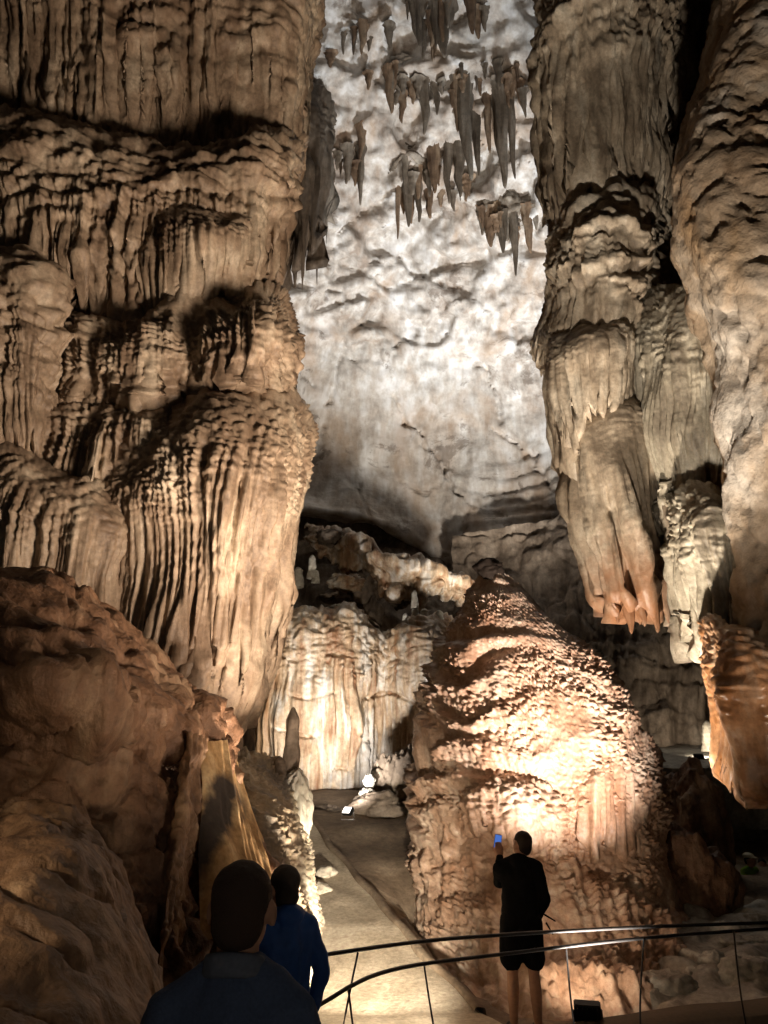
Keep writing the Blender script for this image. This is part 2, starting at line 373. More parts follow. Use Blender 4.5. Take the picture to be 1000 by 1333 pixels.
# ------------------------------------------------------------------ height of the ground
def floor_z(x, y):
    a = np.interp(y, [-8, 0, 2.2, 4.3, 7, 8.6, 10, 12, 14.2, 14.6, 16, 18, 34], [0.3, 0.1, -0.15, -0.25, -0.5, -0.57, -0.3, 0.1, 0.64, 0.78, 1.0, 1.3, 1.6])
    b = np.interp(y, [-8, 0, 4.3, 8.6, 12, 16, 34], [0.2, 0.1, -0.3, -0.6, -0.5, 0.0, 0.6])
    w = sst(0.9, 2.8, x - 0.02 * y)
    r = a * (1 - w) + b * w
    edge = np.interp(y, [7, 8.4, 10, 11, 12, 13.5, 15.2], [1.7, 1.08, 0.42, 0.1, -0.25, -0.85, -1.42])
    return r - 0.6 * sst(8.7, 9.3, y) * sst(0.15, 0.7, x - edge) * (1 - sst(11, 13, y))
# ------------------------------------------------------------------ lamps
def bm_box(bm, c, sz, rot=None, bev=0.0):
    r = bmesh.ops.create_cube(bm, size=1.0)
    mt = Matrix.Translation(c) @ (rot.to_4x4() if rot else Matrix()) @ Matrix.Diagonal((*sz, 1))
    bmesh.ops.transform(bm, matrix=mt, verts=r['verts'])
    if bev:
        ed = list({e for v in r['verts'] for e in v.link_edges})
        bmesh.ops.bevel(bm, geom=ed, offset=bev, segments=2, affect='EDGES')
def bm_obj(name, bm, mat, parent=None, smooth=False):
    me = bpy.data.meshes.new(name); bm.to_mesh(me); bm.free()
    if smooth:
        for p in me.polygons: p.use_smooth = True
    return put(name, me, mat, parent)
def floodlight(loc, aim, power, cone, col, label, size=0.3, blend=0.6, soft=0.12, group=None, lit=True, face=None):
    """a box floodlight on a bracket; its own spot lamp sits just in front of the glass"""
    loc = Vector([float(v) for v in loc]); aim = Vector([float(v) for v in aim]); d = (aim - loc).normalized()
    q = (Vector(face).normalized() if face else d).to_track_quat('-Y', 'Z').to_matrix()
    root = empty('floodlight', loc - Vector((0, 0, size * 0.75)), label, 'lamp', group)
    WORG[root.name] = np.array(root.location)
    b = bmesh.new(); bm_box(b, loc, (size, size * 0.35, size * 0.75), q, size * 0.04)
    for k in range(5):
        bm_box(b, loc + q @ Vector(((k - 2) * size * 0.18, size * 0.21, 0)), (size * 0.03, size * 0.1, size * 0.6), q)
    bm_obj('housing', b, M['black'], root)
    b = bmesh.new(); bm_box(b, loc + q @ Vector((0, -size * 0.185, 0)), (size * 0.86, size * 0.02, size * 0.6), q)
    bm_obj('lens', b, lens_mat(col) if lit else M['phone'], root)
    b = bmesh.new()
    for s in (-1, 1):
        bm_box(b, loc + Vector((s * size * 0.54, 0, -size * 0.3)), (size * 0.04, size * 0.14, size * 0.75))
    bm_box(b, loc + Vector((0, 0, -size * 0.69)), (size * 1.2, size * 0.2, size * 0.06))
    bm_obj('bracket', b, M['steel'], root)
    zf = float(floor_z(loc.x, loc.y)); zb = loc.z - size * 0.72
    if zb - zf > 0.25 and not face:                                 # a lamp above the ground stands on a post
        b = bmesh.new(); bm_box(b, Vector((loc.x, loc.y, (zb + zf) / 2)), (0.04, 0.04, zb - zf)); bm_box(b, Vector((loc.x, loc.y, zf + 0.02)), (0.2, 0.2, 0.03)); bm_obj('post', b, M['steel'], root)
    l = bpy.data.lights.new('spot', 'SPOT'); l.energy = power; l.color = col; l.spot_size = R(cone); l.spot_blend = blend; l.shadow_soft_size = soft
    o = bpy.data.objects.new('spot', l); COL.objects.link(o)
    o.location = loc + d * size * 0.34; o.rotation_euler = d.to_track_quat('-Z', 'Y').to_euler()
    return root

floodlight(P(765, 1317, 8.55), P(745, 1080, 11.5), 95, 112, (1.0, 0.77, 0.57), 'small black box floodlight on the kerb, right of the standing visitor', 0.26, 1.0, 0.04)
floodlight((3.1, 7.5, -0.5), P(655, 750, 13.0), 4200, 62, (1.0, 0.82, 0.71), 'added unseen floodlight below the railing aimed at the big stalagmite', 0.26, 1.0, 0.03)  # added lamp, out of view: carries the light up to the stalagmite's top
floodlight(P(453, 1056, 14.6), P(445, 850, 19.0), 3700, 92, (1.0, 0.93, 0.86), 'small bright white floodlight on the ground below the cream curtain', 0.2, 1.0, 0.06, face=(-0.5, -0.6, 0.6))
floodlight((-0.15, 6.2, -0.25), P(200, 480, 8.3), 1450, 86, WARM, 'floodlight on the path edge aimed up at the left flowstone wall', 0.25, 1.0, 0.15)
floodlight((3.6, 3.2, 0.9), P(150, 330, 8.3), 4300, 74, WARM, 'added fill floodlight on the right bank aimed across at the left flowstone wall', 0.4, 1.0, 0.8)  # added fill out of frame, evens out the light on the left wall
floodlight((4.7, 16.3, 2.2), P(570, 430, 25), 10500, 60, (1.0, 0.90, 0.78), 'floodlight behind the big stalagmite aimed at the pale vault', 0.4, 1.0, 0.4)
floodlight((5.2, 16.9, 2.0), P(650, 300, 22), 14500, 64, (0.82, 0.91, 1.0), 'cool floodlight behind the big stalagmite aimed at the high ceiling', 0.4, 1.0, 0.3)
floodlight((1.6, 6.6, -0.2), P(800, 500, 8.8), 2700, 66, (1.0, 0.86, 0.70), 'floodlight low on the right aimed at the hanging column', 0.3, 1.0, 0.12)
floodlight((-2.2, 1.6, 1.9), (-1.3, 3.5, 1.4), 85, 76, (1.0, 0.79, 0.54), 'floodlight low on the left beside the smooth boulder', 0.2, 1.0, 0.06)
floodlight((0.6, 2.5, 0.15), P(860, 200, 8.0), 2900, 50, (1.0, 0.87, 0.72), 'added fill floodlight aimed high at the right rock face', 0.25, 1.0, 0.15)  # added fill, brightens the upper right rock
floodlight((1.0, -3.0, 1.9), (-0.2, 3.0, 1.2), 75, 110, (1.0, 0.88, 0.74), 'added fill lamp behind the viewer', 0.2, 1.0, 0.15)  # added fill, lifts the foreground figures' backs out of black
floodlight(P(910, 986, 18.0), P(930, 955, 19.5), 160, 150, NEUT, 'tiny black lamp on the far lit ledge below the right wall', 0.22, 0.9, 0.05)
floodlight((0.7, 6.1, -0.15), (-1.3, 12.0, 0.6), 3300, 56, (1.0, 0.87, 0.70), 'floodlight low beside the worn path', 0.22, 1.0, 0.06)

# ------------------------------------------------------------------ ground
gx, gy = np.meshgrid(np.linspace(-18, 22, 200), np.linspace(-9, 36, 230))
gz = floor_z(gx, gy) - 0.03 + 0.07 * fbm3(gx * 0.8, gy * 0.8, 0 * gx, 4, 3) * sst(6, 9.5, gy)
f = put('cave_floor', mesh_grid(np.stack([gx, gy, gz], -1)), M['floor'], origin=(0, 0, 0)); tag(f, kind='structure')
# the worn path: left and right border in metres, by depth
py_ = np.linspace(0, 1, 160)
pY = np.interp(py_, [0, 1], [-2, 15.2])
pl = np.interp(pY, [-2, 2, 5, 8.4, 10, 12, 13.5, 15.2], [-1.3, -1.5, -1.4, -1.25, -1.05, -1.15, -1.35, -1.7])
pr = np.interp(pY, [-2, 2, 5, 7, 8.4, 10, 11, 12, 13.5, 15.2], [2.5, 2.5, 2.4, 1.7, 1.08, 0.42, 0.1, -0.25, -0.85, -1.42])
tt = np.linspace(0, 1, 60)
px_ = pl[:, None] + (pr - pl)[:, None] * tt[None]; pyy = np.broadcast_to(pY[:, None], px_.shape)
pz = floor_z(px_ * 0 + np.minimum(px_, 0.8), pyy) + 0.05 + 0.02 * fbm3(px_ * 1.5, pyy * 1.5, 0 * px_, 3, 8)
pz = pz - 0.25 * sst(0.97, 1.0, np.abs(tt * 2 - 1))[None]
o = put('path', mesh_grid(np.stack([px_, pyy, pz], -1)), M['path'], origin=(0, 0, 0)); tag(o, kind='structure')

ks = np.array([[(x, y, float(floor_z(min(x, 0.8), y)) + dz) for (x, dz) in ((e_ - 0.02, -0.15), (e_ - 0.015, 0.085), (e_ + 0.01, 0.10), (e_ + 0.08, 0.095), (e_ + 0.10, 0.07), (e_ + 0.11, -0.3))] for y in np.linspace(8.6, 15.2, 120) for e_ in [float(np.interp(y, pY, pr)) - 0.06 + 0.02 * math.sin(y * 5)]])
o = put('path_kerb', mesh_grid(ks), M['floor']); tag(o, 'low brown kerb along the right edge of the worn path', 'kerb')
# ------------------------------------------------------------------ cave shell: closes the room behind and above everything
th, ph = np.meshgrid(np.linspace(0, 2 * np.pi, 150), np.linspace(-0.25, np.pi / 2, 80))
ex = 1 + 0.10 * fbm3(np.cos(th) * 2, np.sin(th) * 2, ph * 2, 4, 2)
sx = 3 + 19 * np.cos(ph) * np.cos(th) * ex; sy = 13 + 21 * np.cos(ph) * np.sin(th) * ex; sz = 40 * np.sin(ph) * ex
o = put('cave_wall', mesh_grid(np.stack([sx, sy, sz], -1)), M['dim'], origin=(0, 0, 0)); tag(o, kind='structure')

# ------------------------------------------------------------------ pale vault at the back
VR = []
xs = [180, 300, 400, 470, 540, 600, 680, 760, 860, 980]
for py0, Y0, k in ((-420, 8.5, 0.2), (-200, 14.0, 0.8), (-60, 17.8, 1.2), (60, 20.0, 1.6), (170, 21.6, 2.0), (270, 23.2, 2.4), (360, 24.8, 2.8), (460, 26.2, 3.2), (560, 27.0, 3.4), (640, 27.2, 3.2)):
    VR.append([(x, py0, Y0 - k * ((x - 540) / 300.0) ** 2 + (0.6 if x > 600 else 0) * 0) for x in xs])
hem = [640, 655, 665, 676, 708, 750, 800, 850, 900, 940]
VR.append([(x, hem[i], 26.6 - 3.0 * ((x - 540) / 300.0) ** 2) for i, x in enumerate(xs)])
VR.append([(x, hem[i] - 4, 30.5) for i, x in enumerate(xs)])
VA = np.array(VR)[:11]
def vault_y(px, py):
    col = np.array([np.interp(px, xs, VA[i, :, 2]) for i in range(11)]); rows = np.array([np.interp(px, xs, VA[i, :, 1]) for i in range(11)])
    return float(np.interp(py, rows, col))
CRACKS = [[(515, 510), (530, 545), (548, 565), (580, 612), (606, 665)], [(442, 465), (430, 520), (416, 592)], [(408, 490), (402, 560)], [(640, 555), (668, 572), (692, 590), (715, 622), (738, 655)], [(596, 462), (632, 478), (640, 500), (652, 545)], [(660, 420), (676, 440), (700, 462)], [(470, 345), (520, 335), (570, 352), (612, 340)], [(500, 372), (548, 362), (600, 372)], [(440, 300), (470, 280), (500, 262)]]
def vault_disp(c):
    up = sst(15.5, 19.5, c.Z)                                       # broken, knobbly ceiling above, smooth swept wall below
    d = 0.55 * fbm3(c.X * 0.22, c.Y * 0.22, c.Z * 0.22, 3, 21)
    d = d + (0.04 + 0.34 * up) * fbm3(c.X * 0.9, c.Y * 0.9, c.Z * 1.2, 4, 24) - 0.55 * up * sst(0.22, 0.5, n3(c.X * 0.55, c.Y * 0.55, c.Z * 0.75, 26))
    t = c.Z * 0.55 + 0.35 * c.X * (1 - up) + 1.3 * n3(c.X * 0.25, c.Y * 0.25, c.Z * 0.3, 27); fr = t - np.floor(t)
    d = d + (0.03 + 0.28 * up * (1 - sst(26, 30, c.Z))) * sst(0, 0.8, fr) * (1 - sst(0.85, 1, fr)) * (0.25 + sst(-0.1, 0.5, n3(c.X * 0.4, c.Y * 0.4, c.Z * 0.5, 28)))
    bw, bc = worley(c.X / 1.3 + 0.35 * c.Z / 1.3 + 0.5 * n3(c.X * 0.6, c.Y * 0.6, c.Z * 0.6, 36), c.Z / 0.8 - 0.3 * c.X + 0.5 * n3(c.X * 0.7, c.Y * 0.7, c.Z * 0.7, 37), 9)
    d = d + up * (0.42 * bc + 0.15 * bw) * sst(-0.25, 0.2, n3(c.X * 0.3, c.Y * 0.3, c.Z * 0.3, 38))
    cr = np.abs(n3(c.X * 0.33 + 0.2 * c.Z, c.Y * 0.3, c.Z * 0.2 - 0.2 * c.X, 29) + 0.08 * n3(c.X * 2, c.Y * 2, c.Z * 2, 30))
    d = d - (0.10 + 0.1 * up) * (1 - sst(0.0, 0.022, cr))
    low = (1 - sst(11.5, 14, c.Z)) * sst(2, 6, c.X)
    t = c.Z * 1.6 + 0.6 * n3(c.X * 0.4, c.Y * 0.4, c.Z * 0.4, 31); fr = t - np.floor(t)
    d = d + low * 0.22 * sst(0, 0.8, fr) * (1 - sst(0.85, 1, fr))
    jx = 0.22 * n3(c.X * 1.3, c.Y * 1.3, c.Z * 1.3, 34) + 0.08 * n3(c.X * 5, c.Y * 5, c.Z * 5, 35)
    for cr_ in CRACKS:                                              # open joints in the rock
        q = [P(a, b_, vault_y(a, b_)) for a, b_ in cr_]
        for p0, p1 in zip(q[:-1], q[1:]):
            ax, az = p1[0] - p0[0], p1[2] - p0[2]; tt_ = np.clip(((c.X - p0[0]) * ax + (c.Z - p0[2]) * az) / (ax * ax + az * az), 0, 1)
            dd = np.hypot(c.X + jx - p0[0] - ax * tt_, c.Z + jx - p0[2] - az * tt_)
            d = np.minimum(d, d - 0.22 * (1 - sst(0.02, 0.13, dd)) + 0.10 * (1 - sst(0.1, 0.6, dd)) * 0)
    return d + 0.02 * fbm3(c.X * 5, c.Y * 5, c.Z * 5, 2, 33)
o = patch('vault', VR, 380, 620, vault_disp, M['vault']); tag(o, kind='structure')

# ------------------------------------------------------------------ stalactites and rock pendants under the vault
def pendant_mesh(px, py0, py1, wpx, Y, seed, flat_=0.7, nu=28, nv=40, blunt=0.12):
    top = P(px, py0, Y); m = mpp(py0, Y); r0 = wpx * 0.5 * m
    tipz = P(px, py1, Y)[2]; ln = top[2] - tipz
    th = np.linspace(0, 2 * np.pi, nu, endpoint=False)[None]; s = np.linspace(-0.22, 1, nv)[:, None]
    rr = np.where(s < 0, 1 + 0.5 * np.clip(-s / 0.22, 0, 1) ** 1.5, blunt + (1 - blunt) * (1 - np.clip(s, 0, 1)) ** 0.75) * np.where(s > 0.97, np.sqrt(np.clip((1 - s) / 0.03, 0, 1)), 1)
    fl = 1 + 0.28 * (bil(n2(np.cos(th) * 2.2 + seed, np.sin(th) * 2.2 + 0 * s, seed)) - 0.5) + 0.22 * n3(np.cos(th) * 1.2 + seed, np.sin(th) * 1.2, s * 4.5, seed)
    rad = r0 * rr * fl
    off = 0.35 * r0 * n2(s * 2.0 + seed * 3.1, 0 * s, seed)
    z = top[2] - s * ln + 0 * th
    V = np.stack([top[0] + rad * np.cos(th) + off, top[1] + rad * np.sin(th) * flat_ + 0 * s, z], -1)
    return mesh_grid(V, True)
M['hang2'] = rock('brown_stalactite', [(0.11, 0.07, 0.045), (0.22, 0.145, 0.09), (0.34, 0.25, 0.17)], 0.7, 0.5, 0.12, 0.6, 0.4, 9, 0.35, bdist=0.05)
STAL = [  # px, top, tip, width, label
    (508, 100, 148, 17, 'short dark stalactite at the left end of the upper row'),
    (552, 112, 176, 19, 'brown pointed stalactite second in the upper row'),
    (568, 118, 150, 11, 'stubby stalactite just right of the brown pointed one'),
    (593, 112, 172, 15, 'dark stalactite left against the big pale grey one'),
    (605, 108, 236, 26, 'long pale grey stalactite in the middle of the upper row'),
    (620, 150, 230, 16, 'thin dark stalactite right of the long pale grey one'),
    (633, 130, 200, 14, 'narrow stalactite between the pale grey and the double one'),
    (650, 128, 246, 26, 'broad grey stalactite with the lowest tip in the upper row'),
    (663, 126, 234, 16, 'slim stalactite joined to the broad grey one'),
    (676, 112, 138, 12, 'small stub stalactite nearest the right hanging column'),
    (470, 205, 268, 12, 'lone thin brown stalactite on the left of the ceiling'),
    (452, 200, 240, 16, 'short blunt stalactite beside the lone thin brown one'),
    (518, 245, 312, 9, 'thin needle at the left of the lower fringe'),
    (530, 240, 296, 18, 'dark brown tooth in the lower fringe'),
    (545, 238, 290, 14, 'second dark tooth in the lower fringe'),
    (563, 195, 252, 20, 'grey fluted stalactite above the lower fringe'),
    (582, 190, 266, 16, 'pointed grey stalactite in the middle of the lower fringe'),
    (597, 192, 256, 20, 'broad brown stalactite at the right of the lower fringe'),
    (637, 282, 322, 20, 'short tooth at the left of the low right clump'),
    (652, 285, 330, 18, 'middle tooth of the low right clump'),
    (668, 285, 360, 13, 'long thin spike of the low right clump'),
    (686, 280, 330, 16, 'short tooth at the right of the low right clump'),
    (545, 12, 60, 22, 'dark stalactite at the very top of the picture, left of two'),
    (578, 18, 75, 26, 'dark stalactite at the very top of the picture, right of two'),
    (612, -10, 45, 20, 'small stalactite at the top edge beside the bright ceiling'),
]
for i, (px, a, b, w, lab) in enumerate(STAL):
    Y = vault_y(px, a) - 0.35
    o = put('stalactite', pendant_mesh(px, a, b, w * 0.85, Y, i + 2, 0.8), M['hang'] if i % 3 else M['hang2']); tag(o, lab, 'stalactite', 'stalactites hanging under the pale vault')
rs2 = np.random.RandomState(23)
FRINGE = [(500, 690, 104, 24, 14, 34, 'small stalactite in the ragged fringe of the upper row', 26), (505, 610, 236, 22, 12, 40, 'small stalactite in the ragged lower fringe', 18), (625, 698, 288, 16, 14, 34, 'small stalactite in the low right clump', 14),
          (400, 480, 190, 30, 16, 50, 'small stalactite left of the lower fringe', 10), (525, 640, 22, 26, 18, 50, 'small stalactite in the cluster at the top edge', 14), (430, 520, 60, 40, 14, 40, 'small stalactite on the bright ceiling at the upper left', 8)]
for (x0, x1, yc_, dy_, l0, l1, lab, n_) in FRINGE:
    for k in range(n_):
        px = rs2.uniform(x0, x1); a = yc_ + rs2.uniform(-dy_, dy_); w = rs2.uniform(5, 14); ln = rs2.uniform(l0, l1)
        o = put('stalactite', pendant_mesh(px, a, a + ln, w, vault_y(px, a) - 0.15 - 0.5 * rs2.rand(), 60 + k + int(x0), rs2.uniform(0.5, 1.1), 16, 22, rs2.uniform(0.05, 0.3)), M['hang'] if k % 2 else M['hang2'])
        lb = lab.replace('small', ('thin ' if w < 8 else 'stout ') + ('grey' if k % 2 else 'brown')); tag(o, lb, 'stalactite', lb.replace('stalactite', 'stalactites'))
def lump_mesh(px, py, wpx, hpx, Y, dr=0.8, seed=0, nu=90, nv=70, amp=0.22, fq=1.3, det=0.05, flut=0.0, pit=0.0, sq=1.0):
    c = P(px, py, Y); m = mpp(py, Y); rx = wpx * 0.5 * m; rz = hpx * 0.5 * m
    th = np.linspace(0, 2 * np.pi, nu, endpoint=False)[None]; ph = np.linspace(-np.pi / 2, np.pi / 2, nv)[:, None]
    cx = np.cos(ph) ** sq * np.cos(th); cy = np.cos(ph) ** sq * np.sin(th); cz = np.sin(ph) + 0 * th
    k = 1 + amp * fbm3(cx * fq + seed * 3.3, cy * fq, cz * fq, 4, seed) + det * fbm3(cx * fq * 5, cy * fq * 5, cz * fq * 5, 3, seed + 2)
    if flut: k = k + flut * (bil(n2(th * 5 + 0.5 * n2(th * 2, cz), cz * 0.6, seed)) - 0.5) * np.cos(ph)
    if pit: k = k - pit * sst(0.2, 0.5, n3(cx * fq * 4, cy * fq * 4, cz * fq * 4, seed + 5))
    V = np.stack([c[0] + rx * k * cx, c[1] + rx * dr * k * cy, c[2] + rz * k * cz], -1)
    return mesh_grid(V, True)
for px, py, w, h, lab in ((605, 96, 62, 50, 'knobbly rock knob above the long pale grey stalactite'), (660, 275, 78, 66, 'ragged rock clump hanging low right under the vault'),
                          (545, 225, 90, 50, 'dark broken rock ledge above the lower fringe of stalactites'), (655, 112, 56, 40, 'rock knob above the broad grey stalactite'),
                          (575, 0, 80, 45, 'dark rock boss at the top edge of the picture'), (525, 96, 60, 30, 'low rock boss at the left of the upper stalactite row')):
    Y = vault_y(px, py) + 0.35
    o = put('rock_boss', lump_mesh(px, py, w, h, Y, 0.8, int(px), 70, 50, 0.35, 1.6, 0.12), M['hang'] if px in (545, 660) else M['vault']); tag(o, lab, 'rock', 'rock bosses under the vault')
apron('hanging_drapery', [(352, 150, 350, 300, 19, 0.2), (375, 120, 372, 320, 18, 0.8), (398, 112, 395, 330, 17.6, 0.9), (418, 118, 414, 290, 17.8, 0.8), (430, 140, 428, 250, 18.6, 0.5), (425, 160, 422, 240, 20.5, 0.2)],
      90, 120, flowstone(0.16, 2.2, 0.3, 0.6, 0.08, 0.5, 0.25, seed=40), M['hang'], jag=0.3, jagf=2.5, label='dark grey drapery hanging behind the left flowstone wall', cat='drapery')

# ------------------------------------------------------------------ left flowstone wall
LW = empty('flowstone_wall', P(180, 900, 9.5), 'tall tan tiered flowstone wall filling the upper left', 'flowstone'); WORG[LW.name] = np.array(LW.location)
patch('core', [[(-120, -120, 9.6), (100, -120, 9.6), (290, -120, 9.8), (360, -120, 10.4), (330, -120, 13)],
               [(-120, 200, 9.2), (100, 200, 9.2), (270, 200, 9.4), (330, 200, 10.2), (310, 200, 13)],
               [(-120, 400, 9.0), (100, 400, 9.0), (270, 400, 9.1), (335, 400, 9.8), (310, 400, 13)],
               [(-120, 640, 8.6), (100, 640, 8.6), (290, 640, 8.8), (365, 640, 9.6), (330, 640, 13)],
               [(-120, 960, 8.2), (80, 960, 8.4), (220, 960, 8.8), (270, 960, 9.6), (260, 960, 13)]],
      120, 220, rough(0.25, 0.7, 0.06, 4, seed=50), M['left'], LW)
TL = dict(mat=M['left'], parent=LW)
# tiers from the top: (px_top, py_top, px_hem, py_hem, Y, bulge)
apron('drapery', [(-110, -260, -130, 130, 9.2, 0.46), (0, -260, -10, 170, 9.1, 0.56), (120, -250, 110, 200, 9.1, 0.66), (220, -230, 215, 215, 9.2, 0.66), (290, -200, 285, 215, 9.3, 0.75),
                  (322, -180, 318, 190, 9.4, 0.75), (385, -150, 365, 195, 9.6, 0.84), (414, -140, 385, 200, 10.1, 0.75), (420, -140, 388, 205, 10.9, 0.56), (390, -140, 370, 210, 12.5, 0.29)],
      400, 300, flowstone(0.06, 14, 0.16, 0.8, 0.02, 0.2, 0.12, 0.45, rip=0.07, rf=3.0, seed=51, flstart=0.35), jag=0.05, fold=0.5, cap=0.35, taper=0.7, **TL)
apron('drapery', [(-110, 90, -140, 345, 8.7, 0.54), (0, 150, -20, 350, 8.7, 0.65), (70, 160, 50, 400, 8.7, 0.65), (140, 175, 120, 408, 8.75, 0.65), (200, 195, 190, 412, 8.8, 0.65), (250, 205, 240, 392, 8.9, 0.65),
                  (300, 190, 290, 372, 9.0, 0.76), (345, 176, 330, 365, 9.2, 0.86), (380, 178, 356, 372, 9.7, 0.86), (385, 185, 358, 375, 10.4, 0.65), (360, 190, 345, 380, 12, 0.32)],
      400, 210, flowstone(0.07, 14, 0.15, 0.9, 0.03, 0.16, 0.11, 0.22, rip=0.055, rf=3.4, seed=52), jag=0.14, jagf=5, fold=0.7, cap=0.22, taper=0.4, **TL)
apron('drapery', [(180, 250, 178, 405, 8.5, 0.17), (215, 252, 210, 412, 8.5, 0.43), (255, 262, 250, 402, 8.5, 0.52), (290, 268, 282, 390, 8.6, 0.56), (325, 270, 318, 384, 8.8, 0.56), (334, 280, 326, 380, 9.4, 0.43), (320, 290, 315, 380, 10.5, 0.17)],
      190, 140, flowstone(0.07, 12, 0.14, 1.0, 0.035, 0.12, 0.07, 0.28, seed=53), jag=0.12, jagf=6, fold=0.5, cap=0.3, taper=0.55, **TL)
apron('drapery', [(-110, 330, -130, 560, 8.1, 0.4), (0, 335, -20, 600, 8.1, 0.5), (45, 345, 35, 585, 8.1, 0.5), (80, 385, 70, 545, 8.3, 0.3)],
      150, 170, flowstone(0.06, 11, 0.15, 0.9, 0.03, 0.2, 0.09, 0.5, rip=0.07, rf=3.2, seed=54), jag=0.1, fold=0.5, **TL)
apron('drapery', [(60, 420, 50, 545, 8.6, 0.24), (110, 412, 105, 540, 8.5, 0.48), (160, 408, 158, 528, 8.4, 0.59), (215, 400, 212, 520, 8.4, 0.65), (262, 395, 262, 512, 8.5, 0.71), (310, 378, 312, 518, 8.6, 0.89),
                  (350, 374, 352, 526, 8.8, 0.95), (371, 380, 376, 530, 9.3, 0.95), (374, 395, 378, 535, 10.0, 0.71), (350, 410, 350, 535, 11.6, 0.36)],
      300, 190, flowstone(0.06, 11, 0.26, 1.1, 0.04, 0.15, 0.085, 0.75, seed=55, flstart=-0.05), jag=0.1, fold=0.5, cap=0.45, taper=0.45, **TL)
apron('drapery', [(-110, 560, -150, 770, 7.9, 0.5), (-20, 575, -50, 780, 7.9, 0.5), (50, 600, 30, 790, 7.9, 0.5), (100, 625, 80, 800, 7.95, 0.5), (140, 640, 120, 810, 8.05, 0.4), (165, 660, 150, 820, 8.3, 0.2)],
      190, 170, flowstone(0.085, 10, 0.18, 1.0, 0.04, 0.2, 0.12, 0.35, seed=56), jag=0.1, fold=0.4, **TL)
apron('drapery', [(-110, 470, -150, 700, 8.3, 0.3), (60, 505, 30, 700, 8.3, 0.4), (130, 515, 110, 655, 8.3, 0.4), (200, 520, 190, 640, 8.35, 0.4), (250, 520, 245, 640, 8.5, 0.2)],
      200, 130, flowstone(0.075, 11, 0.15, 1.0, 0.045, 0.16, 0.1, 0.4, seed=57), jag=0.12, fold=0.4, **TL)
apron('drapery', [(60, 640, 10, 900, 8.4, 0.24), (130, 600, 90, 900, 8.3, 0.48), (190, 560, 150, 920, 8.25, 0.60), (245, 530, 205, 935, 8.25, 0.72), (300, 515, 248, 955, 8.35, 0.90), (350, 512, 282, 962, 8.55, 1.02),
                  (383, 520, 305, 955, 8.85, 1.08), (401, 545, 325, 905, 9.4, 1.08), (405, 560, 335, 880, 10.1, 0.90), (385, 575, 325, 880, 11.8, 0.36)],
      420, 380, flowstone(0.085, 13, 0.18, 0.8, 0.045, 0.15, 0.085, 0.24, seed=58, flstart=0.04), jag=0.09, jagf=5, fold=0.5, cap=0.22, taper=0.75, **TL)

# ------------------------------------------------------------------ foreground rock on the left
FR = empty('rock_wall', P(140, 1333, 4.5), 'dark brown rounded rock wall in the lower left foreground', 'rock'); WORG[FR.name] = np.array(FR.location)
def fore_disp(c):
    d = rough(0.11, 1.1, 0.05, 5, seed=60)(c) + 0.05 * bil(n3(c.X * 2.4, c.Y * 2.4, c.Z * 1.6, 63))
    m = sst(-2.6, -1.5, c.X) * (1 - sst(2.3, 2.9, c.Z))
    d = d + m * 0.09 * (bil(n2(c.Um * 3.2 + 0.2 * n2(c.Um * 2, c.Z), c.Z * 0.7, 61)) + 0.4 * bil(n2(c.Um * 11, c.Z * 2.2, 62)) - 0.6)
    return d
patch('bulge', [[(-140, 742, 6.6), (0, 742, 6.4), (60, 752, 6.3), (100, 768, 6.3), (150, 800, 6.4), (180, 830, 6.8), (150, 830, 8.4)],
                [(-140, 760, 5.3), (0, 765, 5.1), (80, 785, 5.1), (140, 820, 5.5), (190, 848, 6.1), (222, 880, 6.7), (200, 880, 8.4)],
                [(-140, 830, 4.5), (0, 840, 4.4), (90, 855, 4.5), (165, 885, 5.1), (215, 900, 5.8), (258, 918, 6.7), (230, 920, 8.4)],
                [(-140, 900, 4.4), (0, 905, 4.35), (90, 918, 4.5), (170, 930, 5.0), (230, 940, 5.7), (278, 948, 6.7), (250, 950, 8.4)],
                [(-140, 960, 4.75), (0, 965, 4.75), (90, 965, 4.8), (180, 970, 5.15), (240, 970, 5.8), (290, 972, 6.7), (260, 975, 8.4)],
                [(-140, 1060, 4.75), (0, 1050, 4.7), (90, 1050, 4.75), (180, 1050, 5.05), (245, 1050, 5.7), (308, 1050, 6.7), (300, 1055, 8.4)],
                [(-140, 1200, 4.1), (0, 1200, 4.2), (100, 1200, 4.5), (190, 1200, 4.9), (260, 1200, 5.3), (352, 1190, 6.5), (340, 1190, 8.4)],
                [(-140, 1480, 3.6), (0, 1480, 3.8), (120, 1480, 4.1), (210, 1480, 4.5), (290, 1480, 4.9), (390, 1440, 6.2), (380, 1440, 8.4)],
                [(-140, 1800, 3.5), (0, 1800, 3.7), (120, 1800, 4.0), (210, 1800, 4.4), (290, 1800, 4.8), (400, 1740, 6.1), (390, 1740, 8.4)]],
      280, 320, fore_disp, M['fore'], FR)
patch('pale_ridge', [[(238, 960, 5.75), (250, 955, 5.55), (266, 962, 5.8)], [(222, 1060, 5.45), (238, 1060, 5.2), (256, 1060, 5.55)], [(206, 1150, 5.2), (220, 1150, 4.9), (242, 1150, 5.25)], [(192, 1260, 5.0), (206, 1260, 4.7), (230, 1260, 5.05)]],
      60, 200, lambda c: rough(0.04, 2.5, 0.015, 7, seed=64)(c) + 0.03 * bil(n2(c.Um * 12, c.Z * 2.5, 65)), M['smooth'], FR)
tb = rock('tan_band_stained', [(0.36, 0.21, 0.09), (0.50, 0.32, 0.155), (0.60, 0.43, 0.24)], 0.8, 0.9, 0.1, 0.75, 0.2, 30, 0.15)
